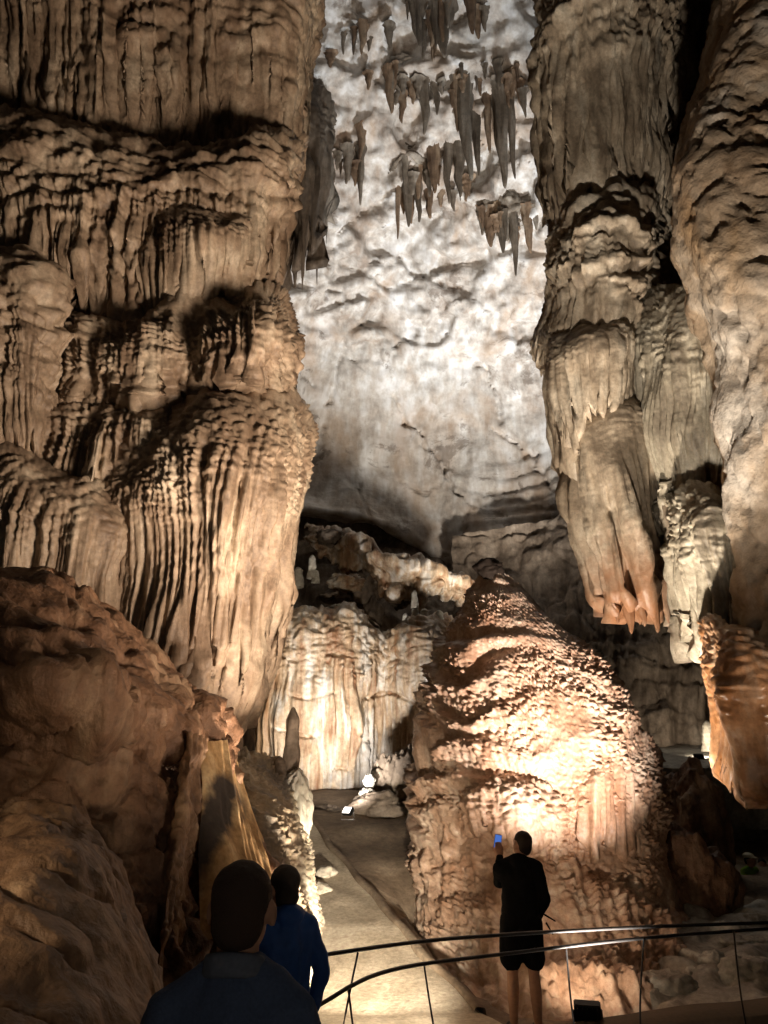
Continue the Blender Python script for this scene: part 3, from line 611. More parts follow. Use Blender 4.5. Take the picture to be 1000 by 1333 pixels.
def add_stain(m, C, half, col, lo_hi=(1.25, 1.65), amt=0.92):
    """one black mineral stain, an uneven upright oval at a fixed spot on the rock"""
    nt = m.node_tree; N = nt.nodes; L = nt.links; b = N['Principled BSDF']; src = b.inputs['Base Color'].links[0].from_socket
    g = N.new('ShaderNodeNewGeometry'); sub = N.new('ShaderNodeVectorMath'); sub.operation = 'SUBTRACT'; sub.inputs[1].default_value = C; L.new(g.outputs['Position'], sub.inputs[0])
    mu = N.new('ShaderNodeVectorMath'); mu.operation = 'MULTIPLY'; mu.inputs[1].default_value = [1 / h for h in half]; L.new(sub.outputs[0], mu.inputs[0])
    ln = N.new('ShaderNodeVectorMath'); ln.operation = 'LENGTH'; L.new(mu.outputs[0], ln.inputs[0])
    t = N.new('ShaderNodeTexNoise'); t.inputs['Scale'].default_value = 7; t.inputs['Detail'].default_value = 4; L.new(g.outputs['Position'], t.inputs['Vector'])
    ad = N.new('ShaderNodeMath'); ad.operation = 'ADD'; L.new(ln.outputs['Value'], ad.inputs[0]); L.new(t.outputs['Fac'], ad.inputs[1])
    mr = N.new('ShaderNodeMapRange'); mr.inputs[1].default_value = lo_hi[0]; mr.inputs[2].default_value = lo_hi[1]; mr.inputs[3].default_value = amt; mr.inputs[4].default_value = 0.0; L.new(ad.outputs[0], mr.inputs[0])
    mx = N.new('ShaderNodeMix'); mx.data_type = 'RGBA'; L.new(mr.outputs[0], mx.inputs[0]); L.new(src, mx.inputs[6]); mx.inputs[7].default_value = (*col, 1); L.new(mx.outputs[2], b.inputs['Base Color'])
add_stain(tb, [float(v) for v in P(287, 1090, 5.95)], (0.12, 0.7, 0.48), (0.03, 0.03, 0.034))
patch('tan_band', [[(262, 978, 6.0), (270, 970, 6.05), (281, 967, 6.25), (290, 968, 6.7), (285, 968, 7.5)], [(260, 1050, 5.72), (275, 1045, 5.8), (292, 1038, 6.1), (308, 1036, 6.7), (305, 1040, 7.5)],
                   [(262, 1120, 5.5), (285, 1115, 5.55), (310, 1108, 5.9), (331, 1105, 6.6), (325, 1110, 7.4)], [(265, 1230, 5.25), (300, 1220, 5.3), (335, 1205, 5.7), (362, 1200, 6.4), (355, 1200, 7.2)]], 90, 180,
      lambda c: 0.05 + 0.03 * bil(n2(c.Um * 5, c.Z * 0.3, 65)) + 0.02 * fbm3(c.X * 3, c.Y * 3, c.Z * 2, 3, 66), tb, FR)
o = patch('smooth_boulder', [[(-200, 1090, 4.4), (-60, 1070, 4.3), (10, 1055, 4.2), (55, 1042, 4.2), (95, 1055, 4.3), (110, 1065, 4.6)],
                             [(-200, 1120, 3.3), (-60, 1100, 3.2), (20, 1080, 3.2), (75, 1075, 3.3), (125, 1105, 3.7), (140, 1112, 4.6)],
                             [(-200, 1180, 2.7), (-60, 1170, 2.7), (30, 1165, 2.75), (100, 1170, 2.95), (160, 1180, 3.4), (176, 1190, 4.4)],
                             [(-200, 1270, 2.3), (-60, 1270, 2.4), (40, 1270, 2.5), (120, 1270, 2.7), (190, 1270, 3.2), (206, 1275, 4.2)],
                             [(-200, 1500, 2.0), (-60, 1500, 2.1), (50, 1500, 2.2), (140, 1500, 2.4), (205, 1500, 2.9), (225, 1500, 4.0)],
                             [(-200, 2400, 1.8), (-60, 2400, 1.9), (50, 2400, 2.0), (140, 2400, 2.2), (205, 2400, 2.7), (225, 2400, 3.8)]],
          200, 200, lambda c: rough(0.04, 1.5, 0.022, 6, 0.004, seed=68)(c) + (1 - sst(-1.6, -1.2, c.X)) * 0.05 * fbm3(c.X * 5, c.Y * 5, c.Z * 5, 3, 69), M['smooth'])
tag(o, 'smooth rounded brown boulder in the bottom left corner', 'boulder')

# ------------------------------------------------------------------ pebbly mound behind the foreground rock
def pebble_disp(c):
    w, ci = worley(c.Um / 0.095 + 0.3 * n2(c.U * 4, c.Z * 4), c.Z / 0.06 + 0.5 * n2(c.U * 3, c.Z * 2, 2), 5)
    return 0.10 * fbm3(c.X * 1.2, c.Y * 1.2, c.Z * 1.2, 2, 70) + 0.045 * w * (0.4 + ci)
o = patch('pebbly_mound', [[(270, 955, 9.2), (295, 968, 8.9), (330, 978, 8.8), (360, 992, 9.0), (375, 1010, 9.5), (370, 1010, 10.5)],
                           [(275, 990, 8.3), (300, 1005, 8.0), (335, 1020, 7.9), (370, 1035, 8.3), (390, 1050, 9.1), (380, 1050, 10.5)],
                           [(290, 1070, 7.8), (320, 1080, 7.4), (355, 1090, 7.4), (385, 1100, 8.0), (405, 1110, 8.9), (395, 1110, 10.5)],
                           [(310, 1160, 7.4), (345, 1165, 7.0), (375, 1170, 7.0), (398, 1180, 7.8), (410, 1190, 8.7), (400, 1190, 10.3)],
                           [(330, 1290, 7.0), (355, 1290, 6.8), (380, 1290, 6.9), (395, 1290, 7.6), (402, 1290, 8.4), (395, 1290, 10.0)]], 170, 260, pebble_disp, M['pebble'])
tag(o, 'grey tan pebbly flowstone mound behind the two visitors on the left', 'flowstone')
o = put('pale_boulder', lump_mesh(384, 1056, 46, 100, 8.9, 0.9, 71, 80, 70, 0.16, 1.2, 0.04, pit=0.15), M['pale']); tag(o, 'pale rounded boulder at the top of the worn path', 'boulder')
def stub(name, px, base, top, wpx, Y, mat, label, seed, group='small stalagmites', bands=0.08):
    b_ = P(px, base, Y); r0 = wpx * 0.5 * mpp(base, Y); h = P(px, top, Y)[2] - b_[2]
    th = np.linspace(0, 2 * np.pi, 30, endpoint=False)[None]; s = np.linspace(-0.1, 1, 44)[:, None]
    rr = (1.25 - 0.5 * s) * np.sqrt(np.clip((1.0001 - s) / 0.18, 0, 1)) * np.where(s < 0.82, 1, 1); rr = np.where(s < 0.82, 1.25 - 0.5 * s, rr)
    k = 1 + 0.16 * n3(np.cos(th) * 1.3 + seed, np.sin(th) * 1.3, s * 3.0, seed) + bands * n2(s * 9 + seed, th * 0, seed)
    V = np.stack([b_[0] + r0 * rr * k * np.cos(th) + 0.12 * r0 * n2(s * 3 + seed, 0 * s), b_[1] + r0 * rr * k * np.sin(th), b_[2] + s * h + 0 * th], -1)
    return tag(put(name, mesh_grid(V, True), mat), label, 'stalagmite', group)
stub('stalagmite', 378, 1022, 920, 20, 9.0, M['dim'], 'dark finger stalagmite on top of the pale boulder', 3)
stub('stalagmite', 363, 1012, 984, 16, 8.8, M['dim'], 'short dark stub left of the finger stalagmite', 4)
stub('stalagmite', 322, 975, 905, 16, 11.0, M['dim'], 'dark upright stub in the gap under the left flowstone', 5)

for k, (px, py, w, h, Y, lab) in enumerate(((424, 1136, 30, 16, 12.4, 'added low stone casting shadow on the far left of the path'), (418, 1158, 26, 16, 11.8, 'added low shadow-casting stone beside the path below the pale boulder'), (412, 1200, 22, 16, 10.6, 'added small shadow-casting stone at the left path edge near the blue jacket'))):  # stones added to throw shadow bands across the path
    o = put('stone', lump_mesh(px, py, w, h, Y, 1.0, 170 + k, 40, 30, 0.25, 1.3, 0.05), M['pale']); tag(o, lab, 'stone', 'added stones casting shadow at the left path edge')
# ------------------------------------------------------------------ cream curtain at the back and the recess above it
CU = empty('flowstone_curtain', P(450, 1050, 20.0), 'cream and orange fluted flowstone curtain lit from below at the back', 'flowstone'); WORG[CU.name] = np.array(CU.location)
cur = [(270, 770, 270, 1040, 20.10, 0.4), (310, 775, 310, 1045, 19.80, 0.5), (345, 782, 343, 1050, 19.50, 0.6), (372, 795, 370, 1055, 19.40, 0.8), (400, 800, 400, 1060, 19.40, 0.9), (430, 797, 430, 1065, 19.50, 0.9), (458, 788, 458, 1065, 19.60, 0.8),
       (480, 812, 480, 1060, 19.90, 0.6), (502, 824, 500, 1060, 20.10, 0.6), (528, 815, 525, 1060, 19.90, 0.8), (555, 806, 550, 1060, 19.70, 0.9), (578, 804, 570, 1060, 19.90, 0.8), (595, 815, 590, 1060, 20.70, 0.5), (590, 815, 585, 1060, 22.50, 0.2)]
def cur_disp(c):
    d = flowstone(0.12, 5.0, 0.25, 0.5, 0.07, 0.24, 0.16, 0.22, seed=80)(c)
    t = c.Z * 1.15 + 0.35 * n2(c.arc * 0.9, c.Z * 0.3, 81); fr = t - np.floor(t)
    return d - 0.16 * (1 - sst(0.0, 0.09, np.minimum(fr, 1 - fr))) * sst(-0.1, 0.4, n2(c.arc * 1.1, c.Z * 0.8, 82))
apron('curtain', cur, 330, 330, cur_disp, M['curtain'], CU, cap=0.12, taper=-0.15, jag=0.03, fold=0.5)
patch('shelf', [[(a, b - 2, y + 0.05) for (a, b, _, _, y, _) in cur[:-2:2]], [(a, b + 3, y + 2) for (a, b, _, _, y, _) in cur[:-2:2]], [(a, b + 12, y + 6) for (a, b, _, _, y, _) in cur[:-2:2]]],
      100, 60, rough(0.08, 1, 0.05, 4, seed=83), M['curtain'], CU)
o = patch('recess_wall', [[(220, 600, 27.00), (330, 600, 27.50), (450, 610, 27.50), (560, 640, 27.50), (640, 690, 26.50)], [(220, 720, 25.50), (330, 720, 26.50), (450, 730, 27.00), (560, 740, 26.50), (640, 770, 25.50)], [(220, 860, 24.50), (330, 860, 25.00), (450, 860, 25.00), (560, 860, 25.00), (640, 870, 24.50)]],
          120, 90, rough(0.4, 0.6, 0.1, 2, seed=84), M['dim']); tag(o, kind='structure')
RO = empty('rock_arch', P(500, 780, 22.0), 'sloping broken rock arch over the dark recess above the cream curtain', 'rock'); WORG[RO.name] = np.array(RO.location)
apron('slab', [(398, 680, 398, 702, 22.50, 0.2), (420, 690, 418, 718, 22.30, 0.5), (450, 698, 448, 735, 22.10, 0.7), (480, 708, 478, 752, 21.90, 0.8), (510, 722, 508, 768, 21.80, 0.8), (545, 732, 542, 775, 21.90, 0.8), (575, 742, 572, 772, 22.10, 0.7), (600, 752, 598, 776, 22.30, 0.5), (620, 768, 618, 780, 22.70, 0.2)],
      170, 90, lambda c: rough(0.25, 0.8, 0.12, 2.4, 0.02, strat=0.15, sf=1.7, seed=85)(c), M['curtain'], RO, jag=0.25, jagf=2, fold=2.2)
for k, (px, py, w, h, Y) in enumerate(((459, 728, 34, 52, 18.9), (470, 772, 40, 56, 18.6), (430, 700, 36, 22, 19.2), (452, 760, 50, 24, 18.3), (486, 800, 26, 40, 18.2), (520, 778, 26, 30, 19.4), (548, 776, 16, 36, 19.0), (560, 762, 30, 22, 19.4), (436, 778, 44, 14, 18.2))):
    put('rock_block', lump_mesh(px, py, w, h, Y + 2.5, 0.9, 86 + k, 50, 40, 0.3, 1.4, 0.1, flut=0.14), M['dim'] if k % 3 else M['curtain'], RO)
for k, (px, b_, t_, w, lab) in enumerate(((387, 762, 738, 14, 'squat pale stalagmite in the dark left part of the recess'), (406, 750, 722, 10, 'taller pale stalagmite in the dark left part of the recess'), (411, 757, 742, 9, 'tiny pale stalagmite next to the taller one in the recess'),
        (373, 772, 752, 9, 'leftmost tiny stalagmite in the recess'), (370, 795, 766, 12, 'whitish knob on the left end of the curtain top'), (541, 812, 790, 10, 'first of three stalagmites on the right shelf of the curtain'), (553, 812, 792, 12, 'middle of three stalagmites on the right shelf of the curtain'),
        (572, 815, 794, 12, 'last of three stalagmites on the right shelf of the curtain'), (540, 790, 768, 8, 'thin stalagmite standing behind the three on the right shelf'), (528, 812, 798, 8, 'stub at the left of the right shelf'))):
    stub('stalagmite', px, b_, t_, w, 19.5 if px > 500 else 20.1, M['pale'], lab, 20 + k)
# rocks at the foot of the curtain, beside the white floodlight
for k, (px, py, w, h, Y, lab, mt) in enumerate(((492, 1052, 66, 40, 15.9, 'dark rock mound right of the white floodlight', 'dim'), (478, 1037, 22, 20, 16.0, 'lower of two brightly lit white stones above the floodlight', 'stone'), (481, 1017, 15, 18, 16.2, 'upper of two brightly lit white stones above the floodlight', 'stone'),
        (500, 1020, 34, 60, 16.6, 'grey pointed rock behind the two lit white stones', 'dim'), (530, 1020, 44, 90, 16.4, 'dark rock leaning against the big stalagmite', 'dim'), (430, 1062, 60, 26, 16.2, 'low dark rock left of the white floodlight', 'dim'))):
    o = put('rock', lump_mesh(px, py, w, h, Y, 0.8, 110 + k, 60, 50, 0.3, 1.5, 0.1), M[mt]); tag(o, lab, 'rock', 'rocks at the foot of the curtain')

# ------------------------------------------------------------------ the big stalagmite
SG = empty('stalagmite', P(715, 1300, 13.2), 'huge orange knobbly conical stalagmite glowing in the centre right', 'stalagmite'); WORG[SG.name] = np.array(SG.location)
Ys = 13.2
prof = np.array([(732, 639.5, 640.5), (738, 630, 650), (748, 622, 660), (765, 612, 680), (790, 596, 708), (820, 580, 738), (860, 566, 780), (900, 556, 812), (940, 549, 832), (980, 543, 845), (1020, 539, 856), (1060, 537, 860), (1100, 537, 860), (1130, 537, 872), (1160, 538, 884), (1200, 539, 892), (1250, 541, 900), (1310, 545, 915), (1380, 550, 930)], float)
pr_ = resample(prof, 440)
zc = P(500, pr_[:, 0], Ys)[:, 2]; xl = P(pr_[:, 1], pr_[:, 0], Ys)[:, 0]; xr = P(pr_[:, 2], pr_[:, 0], Ys)[:, 0]
nth = 430
uu = np.linspace(0, 1, nth, endpoint=False); tha = 2 * np.pi * uu + 0.75 * np.sin(2 * np.pi * uu) * 1.0   # denser on the side that faces the visitors
tha = -np.pi / 2 + np.pi + (2 * np.pi * uu - 0.8 * np.sin(2 * np.pi * uu + np.pi))
cx_ = ((xl + xr) / 2)[:, None]; rx_ = ((xr - xl) / 2)[:, None]
V = np.stack([cx_ + rx_ * np.cos(tha)[None], Ys + 0 * rx_ + rx_ * 0.92 * np.sin(tha)[None], zc[:, None] + 0 * tha[None]], -1)
nrm = np.stack([np.cos(tha)[None] + 0 * rx_, np.sin(tha)[None] + 0 * rx_, 0.25 + 0 * rx_ + 0 * tha[None]], -1); nrm /= np.linalg.norm(nrm, axis=2, keepdims=True)
A = np.cumsum(np.r_[0, np.abs(np.diff(tha))])[None] * 2.0 + 0 * rx_
X_, Y_, Z_ = V[..., 0], V[..., 1], V[..., 2]
ZT = zc.max()
def knobs(X_, Y_, Z_, A, fl=1.0):
    wx = 0.35 * n3(X_ * 1.4, Y_ * 1.4, Z_ * 1.4, 90)
    w1, c1 = worley(A / 0.12 + wx, Z_ / 0.07 + 0.7 * A + 1.2 * n2(A * 0.8, Z_ * 0.8, 91), 7)
    w2, c2 = worley(A / 0.08 + wx, Z_ / 0.05 + 0.6 * A + n2(A * 1.3, Z_ * 1.3, 92), 8)
    t = Z_ * 1.7 + 0.22 * A + 1.1 * n3(X_ * 0.6, Y_ * 0.6, Z_ * 0.7, 93) + 0.4 * n3(X_ * 2, Y_ * 2, Z_ * 2, 94); fr = t - np.floor(t)
    led = sst(0, 0.6, fr) * (1 - sst(0.66, 1.0, fr))
    d = 0.09 * fbm3(X_ * 0.8, Y_ * 0.8, Z_ * 0.8, 3, 95) + 0.17 * fl * led + (0.058 * w1 * (0.1 + 1.3 * c1) + 0.022 * w2 + 0.03 * bil(n3(X_ * 5, Y_ * 5, Z_ * 7, 102))) * (0.3 + 0.9 * sst(-0.35, 0.3, n3(X_ * 0.9, Y_ * 0.9, Z_ * 1.1, 101)))
    return d - 0.07 + 0.008 * n3(X_ * 20, Y_ * 20, Z_ * 20, 97)
D = knobs(X_, Y_, Z_, A, (0.2 + 0.8 * sst(0.4, -1.0, X_ - 2.2)) * (1 - sst(ZT - 1.6, ZT - 0.8, Z_)))
D = D * sst(ZT - 0.05, ZT - 0.6, Z_) + 0.08 * n3(X_ * 4, Y_ * 4, Z_ * 4, 98) * sst(ZT - 0.8, ZT - 0.3, Z_)
V = V + nrm * D[..., None]
put('body', mesh_grid(V, True), M['stal'], SG)
apron('drapery', [(725, 1000, 728, 1085, 11.85, 0.1), (755, 975, 760, 1098, 11.75, 0.3), (790, 960, 794, 1108, 11.85, 0.42), (820, 955, 825, 1112, 12.1, 0.45), (845, 960, 850, 1105, 12.6, 0.45), (858, 980, 860, 1100, 13.3, 0.35), (850, 1010, 850, 1095, 14.0, 0.1)],
      170, 170, flowstone(0.07, 6.0, 0.08, 1.2, 0.035, 0.12, 0.07, 0.3, seed=99), M['stal'], SG, jag=0.06, fold=0.3, cap=0.7, taper=0.0)
apron('ledge', [(565, 1040, 566, 1085, 12.65, 0.1), (600, 1020, 602, 1078, 12.0, 0.25), (640, 1010, 642, 1080, 11.65, 0.3), (690, 1015, 692, 1092, 11.55, 0.3), (740, 1030, 742, 1102, 11.7, 0.25), (770, 1060, 772, 1110, 12.1, 0.1)],
      190, 70, flowstone(0.03, 6, 0.15, 1.2, 0.06, 0.12, 0.06, 0.6, seed=100), M['stal'], SG, jag=0.15, jagf=3, fold=0.3, cap=0.7, taper=0.0)
def base_disp(c): return knobs(c.X, c.Y, c.Z + 0.25 * c.Y, c.U, 0.35) * 0.8 + 0.07 * (bil(n2(c.Um * 2.3 + 0.3 * n2(c.Um, c.Z * 2), c.Z * 0.8, 103)) - 0.5) + 0.05 * bil(n2(c.Um * 7, c.Z * 1.6, 104)) + 0.10 * fbm3(c.X * 1.2, c.Y * 1.2, c.Z * 1.5, 3, 105)
patch('base', [[(542, 1085, 14.0), (552, 1070, 12.95), (602, 1060, 12.1), (680, 1060, 11.75), (770, 1065, 11.9), (845, 1075, 12.6), (872, 1090, 13.8)],
               [(536, 1170, 13.3), (548, 1165, 12.2), (605, 1160, 11.4), (690, 1160, 11.0), (780, 1160, 11.2), (862, 1165, 11.9), (895, 1175, 13.2)],
               [(540, 1240, 12.2), (560, 1250, 11.0), (620, 1262, 10.2), (700, 1262, 9.85), (790, 1258, 10.1), (880, 1240, 10.9), (920, 1240, 12.4)],
               [(545, 1265, 11.8), (580, 1285, 10.4), (632, 1318, 9.55), (710, 1340, 9.05), (800, 1328, 9.2), (890, 1300, 10.0), (940, 1290, 12.0)],
               [(545, 1300, 11.5), (580, 1330, 10.3), (632, 1370, 9.4), (710, 1400, 8.9), (800, 1380, 9.0), (890, 1350, 9.8), (940, 1330, 12.0)]], 300, 220, base_disp, M['stal'], SG)
put('tip', lump_mesh(637, 742, 36, 30, 13.0, 0.9, 101, 40, 30, 0.3, 1.5, 0.1), flat('apex_shade_tone', (0.03, 0.022, 0.016), 0.8, 0.2, grain=0.5, gsc=20), SG)  # near-black colour stands in for the apex lying outside the beam

# ------------------------------------------------------------------ back wall on the right, with the far ledge
def br_disp(c):
    d = rough(0.4, 0.4, 0.08, 2.0, 0.02, strat=0.10, sf=1.3, seed=120)(c)
    lo = 1 - sst(6.5, 8.5, c.Z)
    return d + lo * 0.34 * (bil(n2(c.Um * 0.9, c.Z * 0.15, 121)) + 0.5 * bil(n2(c.Um * 2.6, c.Z * 0.3, 122)) + 0.2 * bil(n2(c.Um * 6.5, c.Z * 0.6, 123)) - 0.8)
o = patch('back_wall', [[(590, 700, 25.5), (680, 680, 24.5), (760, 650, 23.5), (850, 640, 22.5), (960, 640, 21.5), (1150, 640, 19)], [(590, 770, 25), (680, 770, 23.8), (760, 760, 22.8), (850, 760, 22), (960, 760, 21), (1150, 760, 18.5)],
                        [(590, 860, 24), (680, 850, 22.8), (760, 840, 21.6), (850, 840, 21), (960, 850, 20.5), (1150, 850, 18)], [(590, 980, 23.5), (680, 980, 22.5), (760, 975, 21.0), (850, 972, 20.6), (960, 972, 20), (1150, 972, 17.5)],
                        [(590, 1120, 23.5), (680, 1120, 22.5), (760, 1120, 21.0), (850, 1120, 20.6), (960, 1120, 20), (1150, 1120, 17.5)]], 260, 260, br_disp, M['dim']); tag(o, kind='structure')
o = patch('ledge', [[(815, 972, 20.9), (850, 970, 20.8), (900, 969, 20.7), (950, 970, 20.6), (1010, 974, 20.4)], [(815, 984, 18.6), (850, 986, 18.2), (900, 988, 18.0), (950, 986, 18.0), (1010, 986, 18.0)],
                    [(815, 992, 17.6), (850, 997, 17.3), (900, 999, 17.2), (950, 997, 17.2), (1010, 993, 17.2)], [(815, 1000, 17.5), (850, 1006, 17.3), (900, 1009, 17.2), (950, 1006, 17.2), (1010, 1003, 17.2)], [(815, 1080, 17.9), (850, 1080, 17.8), (900, 1080, 17.8), (950, 1080, 17.8), (1010, 1080, 17.8)]],
          120, 100, rough(0.03, 0.8, 0.015, 4, seed=124), M['stone']); tag(o, kind='structure')
stub('stalagmite', 925, 975, 938, 16, 19.2, M['pale'], 'pale blunt stalagmite at the back of the far lit ledge', 41)
for k, (px, py, w, h, Y, lab) in enumerate(((905, 1085, 90, 150, 15.0, 'upper dark boulder right of the big stalagmite'), (900, 1160, 110, 150, 13.0, 'lower brown boulder right of the big stalagmite'))):
    o = put('boulder', lump_mesh(px, py, w, h, Y, 0.8, 130 + k, 90, 80, 0.3, 1.2, 0.05), M['fore']); tag(o, lab, 'boulder', 'dark boulders right of the stalagmite')
o = patch('stone_bank', [[(850, 1150, 13.6), (900, 1170, 13.4), (960, 1180, 13.2), (1040, 1185, 13.0), (1150, 1185, 12.5)], [(850, 1215, 11.6), (900, 1220, 11.4), (960, 1222, 11.3), (1040, 1222, 11.2), (1150, 1220, 11.0)],
                         [(850, 1285, 10.0), (900, 1280, 9.9), (960, 1275, 9.9), (1040, 1270, 9.9), (1150, 1265, 9.8)], [(850, 1340, 9.0), (900, 1330, 9.0), (960, 1322, 9.0), (1040, 1315, 9.0), (1150, 1300, 9.0)]],
          130, 130, lambda c: 0.12 * worley(c.X / 0.55 + 0.3 * n2(c.X, c.Y * 2), c.Y / 0.6 + 0.3 * n2(c.Y, c.X * 2, 3), 4)[0] + 0.05 * fbm3(c.X * 2, c.Y * 2, c.Z * 2, 4, 125), M['stone']); tag(o, kind='structure')
GST = [(945, 1212, 40, 22, 11.6, 'small grey stone beyond the rails near the right edge'), (985, 1205, 46, 26, 12.0, 'grey stone at the right edge behind the rails'), (968, 1232, 60, 26, 11.0, 'long grey stone just below the rails on the right'),
       (930, 1262, 46, 40, 10.4, 'pale grey stone in the lower right'), (975, 1280, 90, 60, 9.9, 'broad flat grey stone in the lower right corner'), (908, 1290, 60, 46, 10.0, 'grey stone at the foot of the big stalagmite'), (870, 1300, 90, 60, 9.9, 'wide grey brown stone right of the floodlight')]
for k, (px, py, w, h, Y, lab) in enumerate(GST):
    o = put('floor_stone', lump_mesh(px, py, w, h, Y, 0.9, 140 + k, 60, 46, 0.22, 1.2, 0.06, sq=0.8), M['stone']); tag(o, lab, 'stone', 'grey stones at lower right')

# ------------------------------------------------------------------ hanging column on the right
RC = empty('hanging_column', P(790, 812, 9.5), 'grey brown tiered hanging flowstone column on the right', 'flowstone'); WORG[RC.name] = np.array(RC.location)
patch('core', [[(735, -120, 11), (745, -120, 10), (800, -120, 9.8), (880, -120, 10), (930, -120, 11.5)], [(715, 100, 11), (725, 100, 10), (790, 100, 9.7), (870, 100, 9.9), (920, 100, 11.5)], [(750, 290, 11), (760, 290, 10), (800, 290, 9.6), (850, 300, 9.8), (900, 300, 11.5)],
               [(710, 440, 11), (720, 440, 9.9), (780, 440, 9.3), (840, 440, 9.5), (920, 440, 11.5)], [(745, 580, 11), (755, 580, 9.7), (800, 580, 9.2), (860, 580, 9.3), (930, 580, 11.5)], [(790, 760, 10.5), (800, 760, 9.6), (830, 760, 9.3), (855, 760, 9.4), (880, 760, 11.0)]],
      100, 200, rough(0.2, 0.7, 0.05, 4, seed=150), M['right'], RC)
TR = dict(mat=M['right'], parent=RC)
WT = rock('wet_tipped_flowstone', [(0.20, 0.155, 0.11), (0.35, 0.285, 0.21), (0.50, 0.44, 0.35)], 0.6, 0.7, rough_=0.42, spec=0.5)
add_stain(WT, [float(v) for v in P(818, 800, 8.5)], (0.9, 1.5, 0.85), (0.24, 0.095, 0.035), (0.7, 1.75), 0.85)
apron('drapery', [(740, -220, 735, 262, 12.0, 0.3), (712, -230, 712, 250, 10.6, 0.6), (706, -240, 722, 285, 9.9, 0.8), (725, -250, 742, 262, 9.4, 0.85), (755, -250, 768, 238, 9.15, 0.8), (790, -250, 800, 246, 9.1, 0.75), (825, -250, 826, 268, 9.2, 0.6), (862, -250, 850, 282, 9.5, 0.5), (890, -250, 868, 260, 10.2, 0.3), (905, -250, 880, 250, 11.5, 0.1)],
      300, 380, flowstone(0.065, 13, 0.16, 0.7, 0.0, seed=151, rip=0.06, rf=2.4, flstart=0.3), jag=0.07, jagf=5, fold=0.5, cap=0.4, taper=0.5, **TR)
apron('drapery', [(755, 255, 715, 440, 11.0, 0.2), (742, 262, 704, 450, 10.0, 0.6), (748, 262, 716, 462, 9.4, 0.75), (768, 252, 744, 470, 9.1, 0.8), (795, 250, 778, 478, 8.95, 0.8), (825, 255, 806, 485, 9.0, 0.7), (848, 262, 826, 480, 9.3, 0.5), (856, 270, 836, 470, 10.0, 0.3), (850, 280, 840, 460, 11.2, 0.1)],
      250, 230, flowstone(0.055, 13, 0.12, 0.9, 0.0, seed=152, rip=0.075, rf=3.6, flstart=0.1), jag=0.06, jagf=6, fold=0.4, cap=0.3, taper=0.2, **TR)
apron('drapery', [(722, 430, 745, 588, 10.8, 0.2), (702, 434, 733, 584, 9.9, 0.6), (712, 432, 736, 578, 9.2, 0.75), (735, 428, 752, 560, 8.9, 0.8), (765, 420, 776, 540, 8.75, 0.8), (795, 415, 800, 520, 8.8, 0.75), (820, 415, 822, 512, 9.0, 0.6), (835, 420, 836, 505, 9.6, 0.3)],
      230, 170, flowstone(0.07, 14, 0.10, 1.0, 0.02, 0.14, 0.07, 0.2, seed=153), jag=0.3, jagf=6, fold=0.6, cap=0.28, taper=0.1, **TR)
apron('drapery', [(760, 560, 798, 770, 10.6, 0.2), (738, 556, 782, 762, 9.7, 0.5), (738, 548, 790, 778, 9.15, 0.6), (752, 536, 806, 790, 8.85, 0.65), (775, 520, 824, 788, 8.75, 0.65), (800, 508, 842, 780, 8.75, 0.65), (825, 500, 860, 782, 8.85, 0.6), (850, 495, 872, 762, 9.1, 0.5), (868, 495, 880, 730, 9.8, 0.3), (870, 500, 880, 710, 11, 0.1)],
      280, 330, flowstone(0.10, 12, 0.10, 0.9, 0.02, 0.2, 0.1, 0.15, seed=154), jag=0.07, jagf=5, fold=0.4, cap=0.14, taper=0.35, mat=WT, parent=RC)
for k, (px, a_, b_, w_, Y_t) in enumerate(((797, 735, 812, 22, 8.55), (812, 742, 826, 26, 8.42), (829, 745, 816, 24, 8.36), (846, 742, 824, 26, 8.36), (861, 738, 812, 22, 8.48))):
    put('drip_tip', pendant_mesh(px, a_, b_, w_, Y_t, 200 + k, 0.8, 26, 40, 0.06), WT, RC)
GD = empty('grey_drapery', P(890, 830, 8.0), 'grey fluted draperies between the hanging column and the near right rock', 'flowstone'); WORG[GD.name] = np.array(GD.location)
apron('drapery', [(818, 400, 820, 640, 9.6, 0.2), (835, 380, 838, 640, 8.9, 0.5), (860, 370, 872, 660, 8.4, 0.6), (890, 365, 905, 668, 8.1, 0.6), (920, 370, 940, 640, 7.9, 0.5), (950, 390, 965, 600, 7.9, 0.3)],
      200, 230, flowstone(0.085, 11, 0.2, 0.9, 0.03, 0.2, 0.1, 0.3, seed=156), M['greyd'], GD, jag=0.15, jagf=4, fold=0.8, cap=0.3, taper=0.3)
apron('drapery', [(845, 560, 878, 800, 9.4, 0.2), (862, 560, 888, 822, 8.9, 0.4), (880, 560, 905, 835, 8.6, 0.4), (900, 570, 925, 845, 8.4, 0.3)],
      100, 210, flowstone(0.085, 11, 0.1, 0.9, 0.0, seed=157), M['right'], GD, jag=0.08, fold=0.4)
apron('drapery', [(876, 660, 895, 800, 8.6, 0.2), (882, 645, 908, 822, 8.0, 0.45), (900, 632, 930, 845, 7.6, 0.5), (925, 628, 955, 862, 7.35, 0.5), (950, 640, 985, 860, 7.2, 0.4), (975, 660, 1010, 850, 7.2, 0.2)],
      190, 210, flowstone(0.085, 11, 0.16, 1.0, 0.04, 0.16, 0.09, 0.3, seed=158), M['greyd'], GD, jag=0.12, jagf=5, fold=0.6, cap=0.25, taper=0.3)
NR = empty('right_rock', P(990, 1010, 6.0), 'near pocked grey and brown rock face along the right edge', 'rock'); WORG[NR.name] = np.array(NR.location)
